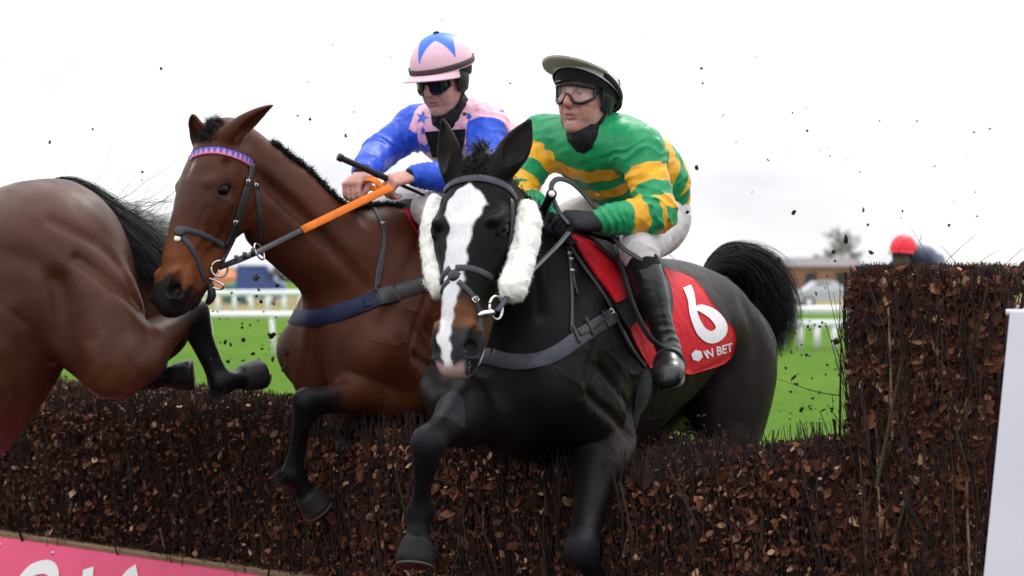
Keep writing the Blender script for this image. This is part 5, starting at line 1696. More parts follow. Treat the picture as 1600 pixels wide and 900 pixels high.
lm = Mat('clear lens', (.9, .92, .95), .03, .6, Alpha=.10); M_LENSC = lm.m
M_LENSD = Mat('dark lens', (.010, .012, .030), .07, .35).m
goggles(H, rg, True, .034, -.028)
# shirt buttons
for x, y, m in ((914, 223, (.012, .285, .105)), (934, 305, GOLD)):
    h = shot(jbg, x, y)
    if h:
        mb = MB(); mb.lathe([(.0001, .006), (.007, .005), (.010, .001), (.010, -.003)], Frame(h[0], np.cross(h[1], (.1, .2, 1)), h[1]), 12)
        mb.build('button', Mat('button', m, .4).m, jcg)

# ---------------- the rider in pink and blue
ml = nrm(np.cross((0, 0, 1), FM))
def mB(s, l, z): return Wm + nrm(A(FM[0], FM[1], 0)) * s + ml * l + A(0, 0, z)
J = dict(
    pelvis=mB(-.50, .08, .10), waist=mB(-.40, .12, .22), chest=mB(-.24, .10, .30), neck=P(708, 192, 7.03),
    shL=P(762, 198, 6.98), shR=P(650, 196, 7.22), elL=P(752, 280, 6.80), elR=P(592, 240, 7.10), wrL=P(648, 274, 6.72), wrR=P(568, 270, 6.74),
    hpL=mB(-.44, .13, .07), hpR=mB(-.44, -.10, .07), knL=P(668, 326, 6.80), knR=mB(.04, -.25, -.04),
    anL=mB(-.10, .34, -.40), anR=mB(-.10, -.34, -.40), toeL=mB(.02, .36, -.47), toeR=mB(.02, -.36, -.47),
    back=nrm(A(.22, .45, .85)), hdL=(A(-.84, -.42, -.24), A(-.25, -.55, .78)), hdR=(A(-.42, -.72, -.52), A(-.30, -.42, .84)))
J['head'] = Frame(P(691, 121, 6.96), A(-.50, -.77, -.40), A(.0, .0, 1))
BLUE, PINK = (.022, .085, .62), (.80, .44, .56)
def jacket_blue(V, sx, J):
    c = np.tile(np.array(PINK), (len(V), 1))
    bt, bd = seg_coord(V, [J['neck'], J['chest'], J['waist'], J['pelvis']])
    for sd in 'LR':
        s, d = sx[sd]
        g_ = 1 if sd == 'L' else -1
        x = ((V - (J['shL'] + J['shR']) / 2) @ nrm(J['shL'] - J['shR'])) * g_
        m = ((s > .03) | (sd == 'R')) * (((x > (.165 if sd == 'L' else .125)) & (s < .12) & (d < .14)) | ((s >= .09) & (d < .11) & (d < bd))) * 1.0
        c = mixc(c, m * 1.0, BLUE)
    return c
rb, bodyb, jcb, jbb = make_rider(J, dict(skin=(.60, .315, .265), bare=True, stubble=.30, seed=8, jacket=jacket_blue))
JB = J
tag(rb, 'rider in pink silks with blue sleeves and a blue starred cap, holding orange reins', 'person', 'riders')
m_blue = Mat('blue cloth', BLUE, .45, .3); m_blue.bump(m_blue.tex('Noise', 40, 4), .004, .4)
m_dark = Mat('dark panel', (.004, .008, .008), .7, .2).m
for x, y, r, rot, sx_, sy_ in ((660, 184, 10, .25, 1.0, 1.1), (733, 182, 7, .5, .8, 1.1), (664, 233, 13, .6, .9, 1.0), (661, 204, 7, .1, .6, 1.2), (772, 150, 9, .3, 1, 1), (784, 170, 7, .1, .7, 1)):
    mb = spot_mesh(jbb, star(x, y, r, rot, sx_, sy_), .0025)
    if mb.n: mb.build('star', m_blue.m, jcb)
gv, gn, go = grid_patch(jbb, [(664, 206), (670, 225), (676, 246)], [(728, 201), (726, 220), (720, 244)], 14, 12, .003)
patch_mesh('dark_panel', gv, gn, .0015, .0015, m_dark, jcb, 1)
for x, y in ((699, 188), (726, 178)):
    h = shot(jbb, x, y)
    if h:
        mb = MB(); mb.lathe([(.0001, .006), (.006, .005), (.0085, .001), (.0085, -.003)], Frame(h[0], np.cross(h[1], (.1, .2, 1)), h[1]), 12)
        mb.build('button', Mat('dark button', (.05, .02, .03), .4).m, jcb)
for sd in 'LR':
    F = Field(); w = J['wr' + sd]; d = nrm(J['wr' + sd] - J['el' + sd])
    F.chain([(w - d * .022, .0395, .0375), (w + d * .004, .036, .034)], J['hd' + sd][1], .01)
    V, Q = mesh_field(F, .0035)
    link('cuff_band', np_mesh('cuff_band', V, Q), M_BLACKC.m, jcb)
H = J['head']
hel = empty('helmet', H.o); hel.parent = rb; hel.matrix_parent_inverse = rb.matrix_basis.inverted()
HH = Frame(H(0, 0, 0), H.f + H.u * .10, H.u)
V, Fq, U = dome(HH, .137, .112, .122, .044, -.012, -.10, 160, 80)
# five-pointed blue star over the crown, white tips between its points at the back
az = np.arctan2(U[:, 1], U[:, 0]); rr = np.arccos(np.clip(U[:, 2], -1, 1))
seg = 2 * np.pi / 5
aa = np.abs((az + .06 + seg / 2) % seg - seg / 2) 
R1, R0 = 1.34, .56
pt_ = np.array([R1, 0]); pi_ = np.array([R0 * math.cos(seg / 2), R0 * math.sin(seg / 2)])
x_, y_ = rr * np.cos(aa), rr * np.sin(aa)
e = pi_ - pt_
sd_ = (x_ - pt_[0]) * e[1] - (y_ - pt_[1]) * e[0]
sd_ = sd_ / np.linalg.norm(e)
c = np.tile(np.array((.80, .50, .60)), (len(V), 1))
ins = sstep(-.012, .012, sd_ if ((0 - pt_[0]) * e[1]) > 0 else -sd_)
c = mixc(c, ins, (.045, .165, .66))
mb = MB(); mb.add(V, Fq, c)
mcap = Mat('pink and blue cap silk', rough=.45, spec=.3, attr=True); mcap.bump(mcap.tex('Noise', 30, 4, .6), .004, .4)
mb.build('cap_silk', mcap.m, hel)
V, Fq, U = dome(HH, .128, .104, .114, .034, -.012, -.34)
V = V + HH.u * (.034 * sstep(-.2, .6, U[:, 0]) * (1 - np.clip(U[:, 2], 0, 1)))[:, None]
mb = MB(); mb.add(V, Fq); mb.build('shell', M_BLACKC.m, hel)
m_pk = Mat('pink peak', (.80, .50, .58), .45, .3).m
peak(HH, .036, .134, .109, -.012, .058, 1.25, -.012).build('peak', m_pk, hel)
p_, n_ = ell_band(HH, .1400, .1150, .048, 0, 2 * math.pi, 49, -.004, -.012)
mb = MB(); mb.ribbon(p_[:-1], n_[:-1], .021, .003, 2, closed=True)
mb.build('goggle_strap', Mat('brown elastic', (.055, .03, .035), .6).m, hel)
mb = MB(); mb.lathe([(.0001, .008), (.010, .006), (.013, 0)], Frame(HH(-.012, 0, .166), HH.f, HH.u), 14); mb.build('cap_button', M_BLACKC.m, hel)
ear_gear(H, hel, 1)
goggles(H, rb, False, .032, -.032, .014)

# whips
def whip(name, pts, r_h, label, knob=True):
    root = empty(name, pts[0])
    mb = MB(); n = len(pts) // 2
    mb.tube(pts[:n + 1], [r_h] * (n + 1), 10, 4); mb.build('grip', M_RUBBER.m, root)
    mb = MB()
    for q in range(16):
        a = pts[0] + (pts[n] - pts[0]) * (q + .5) / 16
        d = nrm(pts[n] - pts[0])
        mb.tube([a - d * .003, a + d * .003], r_h * 1.13, 10)
    mb.build('grip_rings', M_RUBBER.m, root)
    mb = MB(); mb.tube(pts[n:], np.linspace(r_h * .75, r_h * .45, len(pts) - n), 8, 4); mb.build('shaft', M_GLOSSB.m, root)
    d = nrm(pts[0] - pts[1])
    mb = MB(); mb.tube([pts[0] - d * .004, pts[0] + d * .012], r_h * 1.35, 14); k = mb.build('knob', M_RUBBER.m, root)
    if knob:
        mb = MB(); mb.tube([pts[0] + d * .012, pts[0] + d * .0135], r_h * .85, 14); mb.build('end_disc', m_white, k)
    return tag(root, label, 'whip')
wa, wb_ = P(533, 247, 6.62), P(676, 311, 6.78)
whip('whip', [wa, wa * .8 + wb_ * .2, wa * .5 + wb_ * .5, wa * .25 + wb_ * .75, wb_], .0105, 'black whip lying across the hands of the pink and blue rider', False)
ga, gb_ = P(861, 305, 5.86), P(838, 352, 6.10)
whip('whip', [ga, ga * .7 + gb_ * .3, ga * .4 + gb_ * .6, gb_, gb_ * 1.6 - ga * .6], .0125, 'black whip with a white end disc in the gloved hand of the green rider')
# ------------------------------------------------------------------ tack, manes, tails
M_LEATHER = Mat('black leather', (.020, .020, .023), .42, .4); M_LEATHER.bump(M_LEATHER.tex('Noise', 90, 3), .0015, .4); M_LEATHER.vary(M_LEATHER.tex('Noise', 30, 4), .75, 1.3)
M_GREYL = Mat('greyish webbing', (.040, .041, .055), .5, .35); M_GREYL.bump(M_GREYL.tex('Noise', 120, 2), .001, .5); M_GREYL.vary(M_GREYL.tex('Noise', 25, 4), .8, 1.25)
M_NAVY = Mat('navy webbing', (.008, .011, .050), .6, .3); M_NAVY.bump(M_NAVY.tex('Noise', 160, 2), .001, .5)
M_ORANGE = Mat('orange rubber rein', (.82, .19, .012), .55, .3); M_ORANGE.bump(M_ORANGE.tex('Noise', 200, 2), .0008, .5); M_ORANGE.vary(M_ORANGE.tex('Noise', 20, 4), .85, 1.1)
M_HAIR = Mat('black horsehair', rough=.45, spec=.35, attr=True).m
M_FLEECE = Mat('sheepskin', (.90, .87, .81), .95, .05, Sheen_Weight=.4)
M_FLEECE.bump(M_FLEECE.tex('Noise', 160, 4, .7), .004, .6)
M_FLEECE = M_FLEECE.m
M_RED = Mat('red number cloth', (.60, .010, .022), .6, .2); M_RED.bump(M_RED.tex('Noise', 14, 3, .55, stretch=(1, 1, .5), dist=1.8), .020, .6); M_RED.bump(M_RED.tex('Noise', 500, 2), .0005, .4); M_RED.vary(M_RED.tex('Noise', 12, 4), .88, 1.08)

M_SHOE = Mat('worn iron', (.05, .048, .048), .55, .4, .2).m
def drape(h, px, off=.002):
    pts, nn = [], []
    for x, y in px:
        r = shot(h.bvh, x, y)
        if r is None:
            if pts:
                r = near(h.bvh, pts[-1])
            else: continue
        pts.append(r[0] + r[1] * off); nn.append(r[1])
    return np.array(pts), np.array(nn)

def dense(px, n):
    c = crom(px, 8)
    t = np.r_[0, np.cumsum(np.linalg.norm(np.diff(c, axis=0), axis=1))]
    u = np.linspace(0, t[-1], n)
    return np.stack([np.interp(u, t, c[:, q]) for q in (0, 1)], -1)

def smooth_path(p, it=2):
    for _ in range(it):
        q = p.copy(); q[1:-1] = (p[:-2] + p[2:]) / 4 + p[1:-1] / 2; p = q
    return p

def strap(h, px, w, th, name, mat, parent, n=14, mirror=None, off=.001, both=False):
    """strap laid over the visible side along photo points; mirror = frame to repeat it on the far side"""
    p, nn = drape(h, dense(px, n), off)
    p, nn = smooth_path(p), nrm(smooth_path(nn, 3))
    mb = MB(); mb.ribbon(p, nn, w, th, 2)
    if mirror is not None:
        q = mirror.local(p); q[:, 1] *= -1
        p2, n2 = [], []
        for x in q:
            a, b = near(h.bvh, mirror(*x)); p2.append(a + b * off); n2.append(b)
        mb.ribbon(smooth_path(np.array(p2)), nrm(smooth_path(np.array(n2), 3)), w, th, 2)
    return mb.build(name, mat, parent), p, nn

def ring(c, ax, r, wire, name, mat, parent, n=26, sx=1.0):
    fr = Frame(c, np.cross(ax, (.2, .3, 1)), ax)
    a = np.linspace(0, 2 * np.pi, n)
    mb = MB(); mb.tube([fr.o + fr.f * r * math.cos(t) * sx + fr.l * r * math.sin(t) for t in a], wire, 8)
    return mb.build(name, mat, parent)

def buckle(p, along, n, w, name, mat, parent):
    fr = Frame(p + n * .004, along, n); a = w * .62
    mb = MB()
    mb.tube([fr(-a * .7, -a, 0), fr(a * .7, -a, 0), fr(a * .7, a, 0), fr(-a * .7, a, 0), fr(-a * .7, -a, 0)], .0022, 6)
    mb.tube([fr(-a * .7, 0, .001), fr(a * .8, 0, .002)], .0016, 5)
    return mb.build(name, mat, parent)

def strands(roots, dirs, lens, r, seg, grav, curl, col, seed, swirl=None, flat=2.0):
    """hair as thin tapering blades"""
    g = np.random.RandomState(seed)
    n = len(roots); P0 = roots.copy(); d = nrm(dirs.copy())
    path = [P0]
    ph = g.uniform(0, 6.28, (n, 3)); fq = g.uniform(2, 5, (n, 1))
    for k in range(seg):
        t = (k + 1) / seg
        d = nrm(d + grav * (1.0 / seg) + curl / seg * np.sin(ph + fq * t * 3) + (0 if swirl is None else swirl(P0, t) / seg))
        P0 = P0 + d * (lens / seg)[:, None]
        path.append(P0)
    path = np.stack(path, 1)
    tan = nrm(np.gradient(path, axis=1))
    side = nrm(np.cross(tan, nrm(g.normal(size=(n, 1, 3)))))
    up = np.cross(tan, side)
    w = r[:, None] * np.clip(1.05 - np.linspace(0, 1, seg + 1) ** 1.6, .03, 1)[None]
    V = np.stack([path + side * w[..., None], path + up * w[..., None] * .5, path - side * w[..., None]], 2)
    b = (np.arange(n) * (seg + 1) * 3)[:, None, None] + (np.arange(seg) * 3)[None, :, None]
    F = np.concatenate([(b + np.array([0, 3, 4, 1])), (b + np.array([1, 4, 5, 2])), (b + np.array([2, 5, 3, 0]))], 2).reshape(-1, 4)
    C = np.repeat(np.asarray(col) * g.uniform(.6, 1.6, (n, 1)), (seg + 1) * 3, 0)
    return V.reshape(-1, 3), F, C

def hair_obj(name, parts, parent, mat=None):
    mb = MB()
    for V, F, C in parts: mb.add(V, F, C)
    return mb.build(name, mat or M_HAIR, parent)

hg = np.random.RandomState(5)
def forelock(h, s, n, ln, seed, lean):
    g = np.random.RandomState(seed)
    rt = np.array([h.H(g.uniform(-.05, .05) * s, (g.normal() * .020 + .006) * s, -.012 * s) for _ in range(n)])
    rt = np.array([near(h.bvh, p)[0] for p in rt])
    dr = nrm(lean + g.normal(size=(n, 3)) * .38 + h.H.u * .45 + h.H.f * .35)
    return hair_obj('forelock', [strands(rt, dr, g.uniform(.4, 1.1, n) * ln, np.full(n, .0012), 6, h.H.f * .9, .8, (.010, .009, .010), seed)], h.o)

def crest_mane(h, path, n, ln, seed, bumps, out, wid=.016):
    """clipped or plaited mane along the crest path (world points), hugging the neck"""
    g = np.random.RandomState(seed)
    c = crom(path, 10)
    t = g.uniform(0, len(c) - 1.001, n); i = t.astype(int); f = (t - i)[:, None]
    p = c[i] * (1 - f) + c[i + 1] * f
    tan = nrm(c[np.minimum(i + 1, len(c) - 1)] - c[np.maximum(i - 1, 0)])
    p = np.array([near(h.bvh, q)[0] for q in p]) + g.normal(size=(n, 3)) * wid * .4
    b = .6 + .4 * np.abs(np.sin(t / (len(c) - 1) * np.pi * bumps))
    dr = nrm(out + g.normal(size=(n, 3)) * .4 + tan * .3)
    return hair_obj('mane', [strands(p, dr, ln * b * g.uniform(.5, 1.1, n), np.full(n, .0013), 5, A(.1, -.3, -.9), .7, (.011, .009, .010), seed)], h.o)

def tail(h, base, d0, n, ln, seed, guide, spread=.02, r=.0016, grav=A(0, 0, -1.6)):
    g = np.random.RandomState(seed)
    rt = base + g.normal(size=(n, 3)) * spread
    dr = nrm(d0 + g.normal(size=(n, 3)) * .20)
    a = strands(rt, dr, ln * g.uniform(.55, 1.05, n), np.full(n, r), 14, grav, .9, (.013, .012, .014), seed, guide)
    return hair_obj('tail', [a], h.o)

# ================= black horse
HB = black.H; S = 1.05
br = empty('bridle', black.o.location); br.parent = black.o
# browband, headpiece
strap(black, [(695, 300), (702, 290), (720, 282), (750, 279), (780, 286), (797, 297), (806, 312)], .024, .005, 'browband', M_GREYL.m, br, 20)
# noseband parts of a grackle: disc on the nose, straps above and below
_, pn, nn = strap(black, [(697, 428), (720, 428)], .004, .003, 'disc_loop', M_LEATHER.m, br, 4)
hd_, hn = shot(black.bvh, 709, 430)
mb = MB(); mb.lathe([(.0001, .008), (.012, .0075), (.0175, .0055), (.0185, .001), (.0185, -.004)], Frame(hd_, HB.f, hn), 20); mb.build('nose_disc', M_LEATHER.m, br)
mb = MB(); mb.lathe([(.0001, .0095), (.004, .009), (.005, .007)], Frame(hd_, HB.f, hn), 12); mb.build('disc_rivet', M_LEATHER.m, br)
strap(black, [(712, 419), (735, 419), (760, 429), (778, 441), (788, 446)], .019, .004, 'upper_nose_strap', M_GREYL.m, br, 12)
strap(black, [(704, 419), (696, 427), (690, 438), (684, 450)], .019, .004, 'upper_nose_strap', M_GREYL.m, br, 8)
strap(black, [(716, 440), (730, 452), (741, 466), (748, 486), (750, 506), (750, 520)], .016, .004, 'lower_nose_strap', M_GREYL.m, br, 12)
strap(black, [(702, 438), (695, 446), (689, 458), (685, 470)], .016, .004, 'lower_nose_strap', M_GREYL.m, br, 8)
h_ = shot(black.bvh, 742, 468); buckle(h_[0], A(.5, 0, -.9), h_[1], .016, 'buckle', M_CHROME, br)
# cheek strap by the sheepskin
strap(black, [(799, 312), (800, 345), (797, 375), (790, 410), (783, 442)], .014, .004, 'cheek_strap', M_LEATHER.m, br, 12)
# bit
bitc = HB(.485 * S, .066 * S, -.135 * S)
ring(P(775, 481, 5.34), nrm(A(.80, -.58, .1)), .034, .0042, 'bit_ring', M_CHROME, br, sx=.9)
ring(HB(.485 * S, -.075 * S, -.140 * S), HB.l, .034, .0038, 'bit_ring', M_CHROME, br)
mb = MB(); mb.tube([P(748, 494, 5.31), P(757, 490, 5.31), P(772, 488, 5.32)], [.008, .0105, .0085], 10, 3); mb.build('bit_mouthpiece', M_CHROME, br)
# sheepskin cheekpieces
for sg, top, bot in ((1, None, None), (-1, None, None)):
    F = Field()
    q = lambda x, y, z: HB(x * S, y * S * sg, z * S)
    if sg > 0:
        nodes = [(P(824, 326, 5.58), .026, .028), (P(826, 342, 5.56), .035, .037), (P(822, 375, 5.52), .037, .040), (P(813, 412, 5.47), .037, .040), (P(805, 440, 5.43), .040, .042), (P(800, 453, 5.41), .036, .038)]
    else:
        nodes = [(P(681, 318, 5.66), .026, .028), (P(679, 338, 5.64), .034, .036), (P(677, 375, 5.60), .036, .038), (P(680, 410, 5.56), .036, .038), (P(685, 436, 5.52), .036, .038), (P(688, 448, 5.50), .033, .034)]
    F.chain(nodes, HB.u, .02)
    F.fn(lambda p, d: d + .0035 * noise3(p, .05, 2, 2) + .0010 * noise3(p, .018, 3))
    V, Q = mesh_field(F, .004)
    ck = link('sheepskin_cheekpiece', np_mesh('sheepskin_cheekpiece', V, Q), M_FLEECE, black.o)
    g = np.random.RandomState(3 + sg); NF = 2600; ii = g.choice(len(Q), NF)
    a = V[Q[ii]]; c0 = a.mean(1) + (a[:, 0] - a[:, 2]) * g.uniform(-.5, .5, (NF, 1)); nn_ = nrm(np.cross(a[:, 2] - a[:, 0], a[:, 3] - a[:, 1]))
    if (nn_[0] @ (c0[0] - V.mean(0))) < 0: pass
    pr = strands(c0, nrm(nn_ + g.normal(size=(NF, 3)) * .5), g.uniform(.004, .011, NF), np.full(NF, .0004), 3, A(0, 0, -.3), 1.4, (1, 1, 1), 4)
    mb = MB(); mb.add(pr[0], pr[1]); mb.build('wool_fluff', M_FLEECE, ck)
# breast girth with buckles
bp = [(768, 557), (790, 564), (820, 566), (850, 561), (880, 546), (905, 527), (930, 510), (955, 495), (985, 478)]
bg, pB, nB = strap(black, bp, .050, .005, 'breast_girth', M_GREYL.m, black.o, 30)
def bridge(h, p, n, w, th, mat, par):
    """the hidden part of a breast girth: round the front of the chest and back along the far side"""
    q = h.B.local(p); q[:, 1] *= -1
    far_ = np.array([h.B(*x) for x in q])
    mid_ = [p[0] * (1 - t) + far_[0] * t for t in np.linspace(0, 1, 9)[1:-1]]
    a, b = [p[0]], [n[0]]
    for x in mid_ + list(far_[::2]):
        r = (cast(h.bvh_body, x + h.B.f * .3, -h.B.f, .6) if len(a) <= 7 else None) or near(h.bvh_body, x)
        if np.linalg.norm(r[0] - x) > .2: r = near(h.bvh_body, x)
        a.append(r[0] + r[1] * .001); b.append(r[1])
    mb = MB(); mb.ribbon(smooth_path(np.array(a), 8), nrm(smooth_path(np.array(b), 10)), w, th, 2)
    return mb.build('far_side_strap', mat, par)
bridge(black, pB, nB, .050, .005, M_GREYL.m, bg)
for x, y in ((952, 491),):
    h_ = shot(black.bvh, x, y); buckle(h_[0] + h_[1] * .004, A(.75, -.2, .5), h_[1], .026, 'buckle', M_CHROME, bg)
strap(black, [(903, 522), (922, 512), (948, 493)], .022, .004, 'buckle_strap', M_LEATHER.m, bg, 8, off=.006)
for x, y in ((897, 525), (917, 512), (941, 501)):
    strap(black, [(x - 4, y - 14), (x + 7, y + 12)], .010, .003, 'keeper', M_LEATHER.m, bg, 6, off=.009)
gv, gn, go = grid_patch(black.bvh, [(952, 478), (976, 516)], [(977, 466), (999, 490)], 10, 10, .008)
patch_mesh('wool_pad', gv, gn, .010, .010, M_BLACKC.m, bg)
# neck strap / martingale
ns, _, _ = strap(black, [(886, 372), (888, 395), (891, 420), (893, 450), (893, 480), (893, 520)], .013, .004, 'neck_strap', M_GREYL.m, black.o, 16)
for x, y in ((888, 399), (891, 408), (893, 426)):
    h_ = shot(black.bvh, x, y); buckle(h_[0] + h_[1] * .003, A(0, 0, 1), h_[1], .015, 'buckle', M_CHROME, ns)
strap(black, [(893, 428), (896, 446), (901, 462)], .011, .003, 'strap_end', M_LEATHER.m, ns, 8, off=.006)
# girth round the barrel
def girth(h, s0, w, name, mat, lo=-.40):
    pts, nn = [], []
    for a in np.linspace(0, 2 * np.pi, 60)[:-1]:
        d = h.B.l * math.sin(a) + h.B.u * math.cos(a)
        r = cast(h.bvh, h.B(s0, 0, lo) + d * 1.2, -d)
        pts.append(r[0] + r[1] * .001); nn.append(r[1])
    mb = MB(); mb.ribbon(np.array(pts), nrm(np.array(nn)), w, .005, 1, closed=True)
    return mb.build(name, mat, h.o)
girth(black, -.13, .07, 'girth', M_LEATHER.m)
girth(bay, -.13, .07, 'girth', M_LEATHER.m)
# number cloth
def cloth(h, front, back, mats, n=34, m=26):
    gv, gn, go = grid_patch(h.bvh, front, back, n, m, .008)
    o, b = patch_mesh('number_cloth', gv, gn, .006, .005, mats, h.o, 3)
    q = h.B.local(gv.reshape(-1, 3)); q[:, 1] *= -1
    V2 = np.zeros_like(gv).reshape(-1, 3); N2 = np.zeros_like(V2)
    for k, x in enumerate(q):
        V2[k], N2[k] = near(h.bvh, h.B(*x))
    o2, b2 = patch_mesh('number_cloth', V2.reshape(gv.shape), N2.reshape(gv.shape), .006, .005, mats, h.o, 3)
    return o, b
nc, ncb = cloth(black, [(888, 367), (915, 412), (948, 458), (975, 500), (992, 540), (1012, 575)], [(1036, 424), (1074, 434), (1092, 450), (1108, 474), (1132, 502), (1146, 522), (1134, 562), (1075, 584)], M_RED.m)
WHITE_INK = Mat('white ink', (.80, .78, .80), .6, .2).m
def cloth_stroke(path, w):
    path = crom(np.array([[*p, q] for p, q in zip(path, w)], float), 7); t = nrm(np.gradient(path[:, :2], axis=0)); nn = np.stack([-t[:, 1], t[:, 0]], -1)
    a, b = path[:, :2] + nn * path[:, 2:] / 2, path[:, :2] - nn * path[:, 2:] / 2
    c = path[:, :2]
    out = []
    for q in range(len(path) - 1):
        out += [[tuple(a[q]), tuple(a[q + 1]), tuple(c[q + 1]), tuple(c[q])], [tuple(c[q]), tuple(c[q + 1]), tuple(b[q + 1]), tuple(b[q])]]
    return out
six = cloth_stroke([(1072.5, 448), (1077.5, 460), (1080, 472), (1082, 487), (1087, 503), (1096, 519), (1110, 527), (1123, 521), (1126, 509), (1117, 495), (1104, 486), (1093, 482), (1086, 483)], [13.5, 13, 11.5, 12, 13, 16, 19, 19, 18, 17, 14.5, 11, 7])
spot_mesh(ncb, six, .0032).build('number_six', WHITE_INK, nc, False)
text_on(ncb, 'N BET', (1104, 560), (15.2, -4.2), (-2.0, -18.5), .0032, 'lettering', WHITE_INK, nc, .022)
spot_mesh(ncb, [[(1097, 549), (1100, 548), (1107, 559.5), (1104, 560)]], .0032).build('letter_stroke', WHITE_INK, nc, False)
hexp = [(1088 + 9.2 * math.cos(a), 555.5 + 9.2 * math.sin(a)) for a in np.arange(6) * math.pi / 3 + .25]
hx = [[(1088, 555.5), hexp[q], hexp[(q + 1) % 6]] for q in range(6)]
em = spot_mesh(ncb, hx, .0032).build('emblem', WHITE_INK, nc, False)
text_on(ncb, 'Virgin', (1082.2, 560.5), (4.1, -1.9), (.6, -5.6), .0046, 'script', Mat('emblem red', (.55, .03, .06), .6).m, em)
# saddle: flap, seat, pad edge
gv, gn, go = grid_patch(ncb, [(905, 367), (942, 398), (975, 432), (990, 470), (1000, 496)], [(1000, 392), (1032, 430), (1044, 470), (1040, 505), (1026, 520)], 16, 16, .006)
patch_mesh('saddle_flap', gv, gn, .012, .010, M_LEATHER.m, black.o, 4)
def saddle(h, s0):
    F = Field(); B = h.B
    F.chain([(B(s0 + .17, 0, .035), .07, .022), (B(s0 + .06, 0, .012), .11, .020), (B(s0 - .08, 0, .004), .15, .020), (B(s0 - .20, 0, .030), .12, .022), (B(s0 - .24, 0, .045), .07, .014)], B.u, .02)
    V, Q = mesh_field(F, .006)
    return link('saddle_seat', np_mesh('saddle_seat', V, Q), M_LEATHER.m, h.o)
saddle(black, -.20); saddle(bay, -.20)
# piping along the front of the cloth
strap(black, [(878, 372), (905, 412), (938, 455), (962, 500), (985, 548), (1006, 572)], .018, .006, 'pad_edge', M_LEATHER.m, black.o, 16, off=.004)
# stirrups
def stirrup(an, toe, kn, par, side, hh):
    fw = nrm(toe - an); up = nrm(kn - an); sd = nrm(np.cross(up, fw))
    c = an * .55 + toe * .45 - up * .045
    mb = MB()
    a = np.linspace(-2.4, 2.4, 22)
    pts = [c + sd * .050 * math.sin(t) + up * (.018 + .050 * math.cos(t)) for t in a]
    pts = [pts[0] - up * .012] + pts + [pts[-1] - up * .012]
    pts.append(pts[0]); mb.tube(pts, .005, 8)
    st = mb.build('stirrup_iron', M_LEATHER.m, par)
    mb = MB(); top = c + up * .068; inn = -hh.B.l * np.sign(hh.B.local(c)[1])
    mb.ribbon([top, top + up * .05 + inn * .045, top * .5 + kn * .5 + inn * .075, kn + up * .02 + inn * .08], fw, .02, .004, 4); mb.build('stirrup_leather', M_LEATHER.m, par)
for J_, hh in ((JG, black), (JB, bay)):
    for sd in 'LR': stirrup(J_['an' + sd], J_['toe' + sd], J_['kn' + sd], hh.o, sd, hh)
mb = MB(); mb.ribbon([P(1024, 590, 5.96), P(1024, 612, 5.99), P(1019, 640, 6.01)], A(0, -1, 0), [.018, .016, .004], .004, 4); mb.build('girth_end', M_LEATHER.m, black.o)
# reins
lh = JG['wrL'] + nrm(JG['hdL'][0]) * .09
mb = MB()
mb.ribbon([P(777, 487, 5.32), P(800, 456, 5.42), P(845, 411, 5.66), P(870, 386, 5.80), P(889, 364, 5.88)], nrm(A(-.3, -1, .6)), .017, .005, 5)
mb.build('rein', M_GREYL.m, br)
mb = MB()
mb.ribbon([P(889, 352, 5.90), P(872, 330, 5.92), P(862, 305, 5.92), P(862, 288, 5.94), P(873, 280, 5.97), P(892, 286, 6.00), P(912, 304, 6.02), P(930, 327, 6.02), P(944, 350, 6.05), P(968, 384, 5.96), P(1003, 408, 5.93)], nrm(A(.5, -.7, .5)), .017, .005, 6)
mb.build('rein_loop', M_LEATHER.m, br)
mb = MB(); mb.ribbon([HB(.485 * S, -.08 * S, -.14 * S), HB(.32, -.10, -.20), HB(.12, -.13, -.26), P(820, 372, 6.2), P(846, 356, 6.10)], A(0, -.5, .9), .017, .005, 5); mb.build('rein', M_GREYL.m, br)
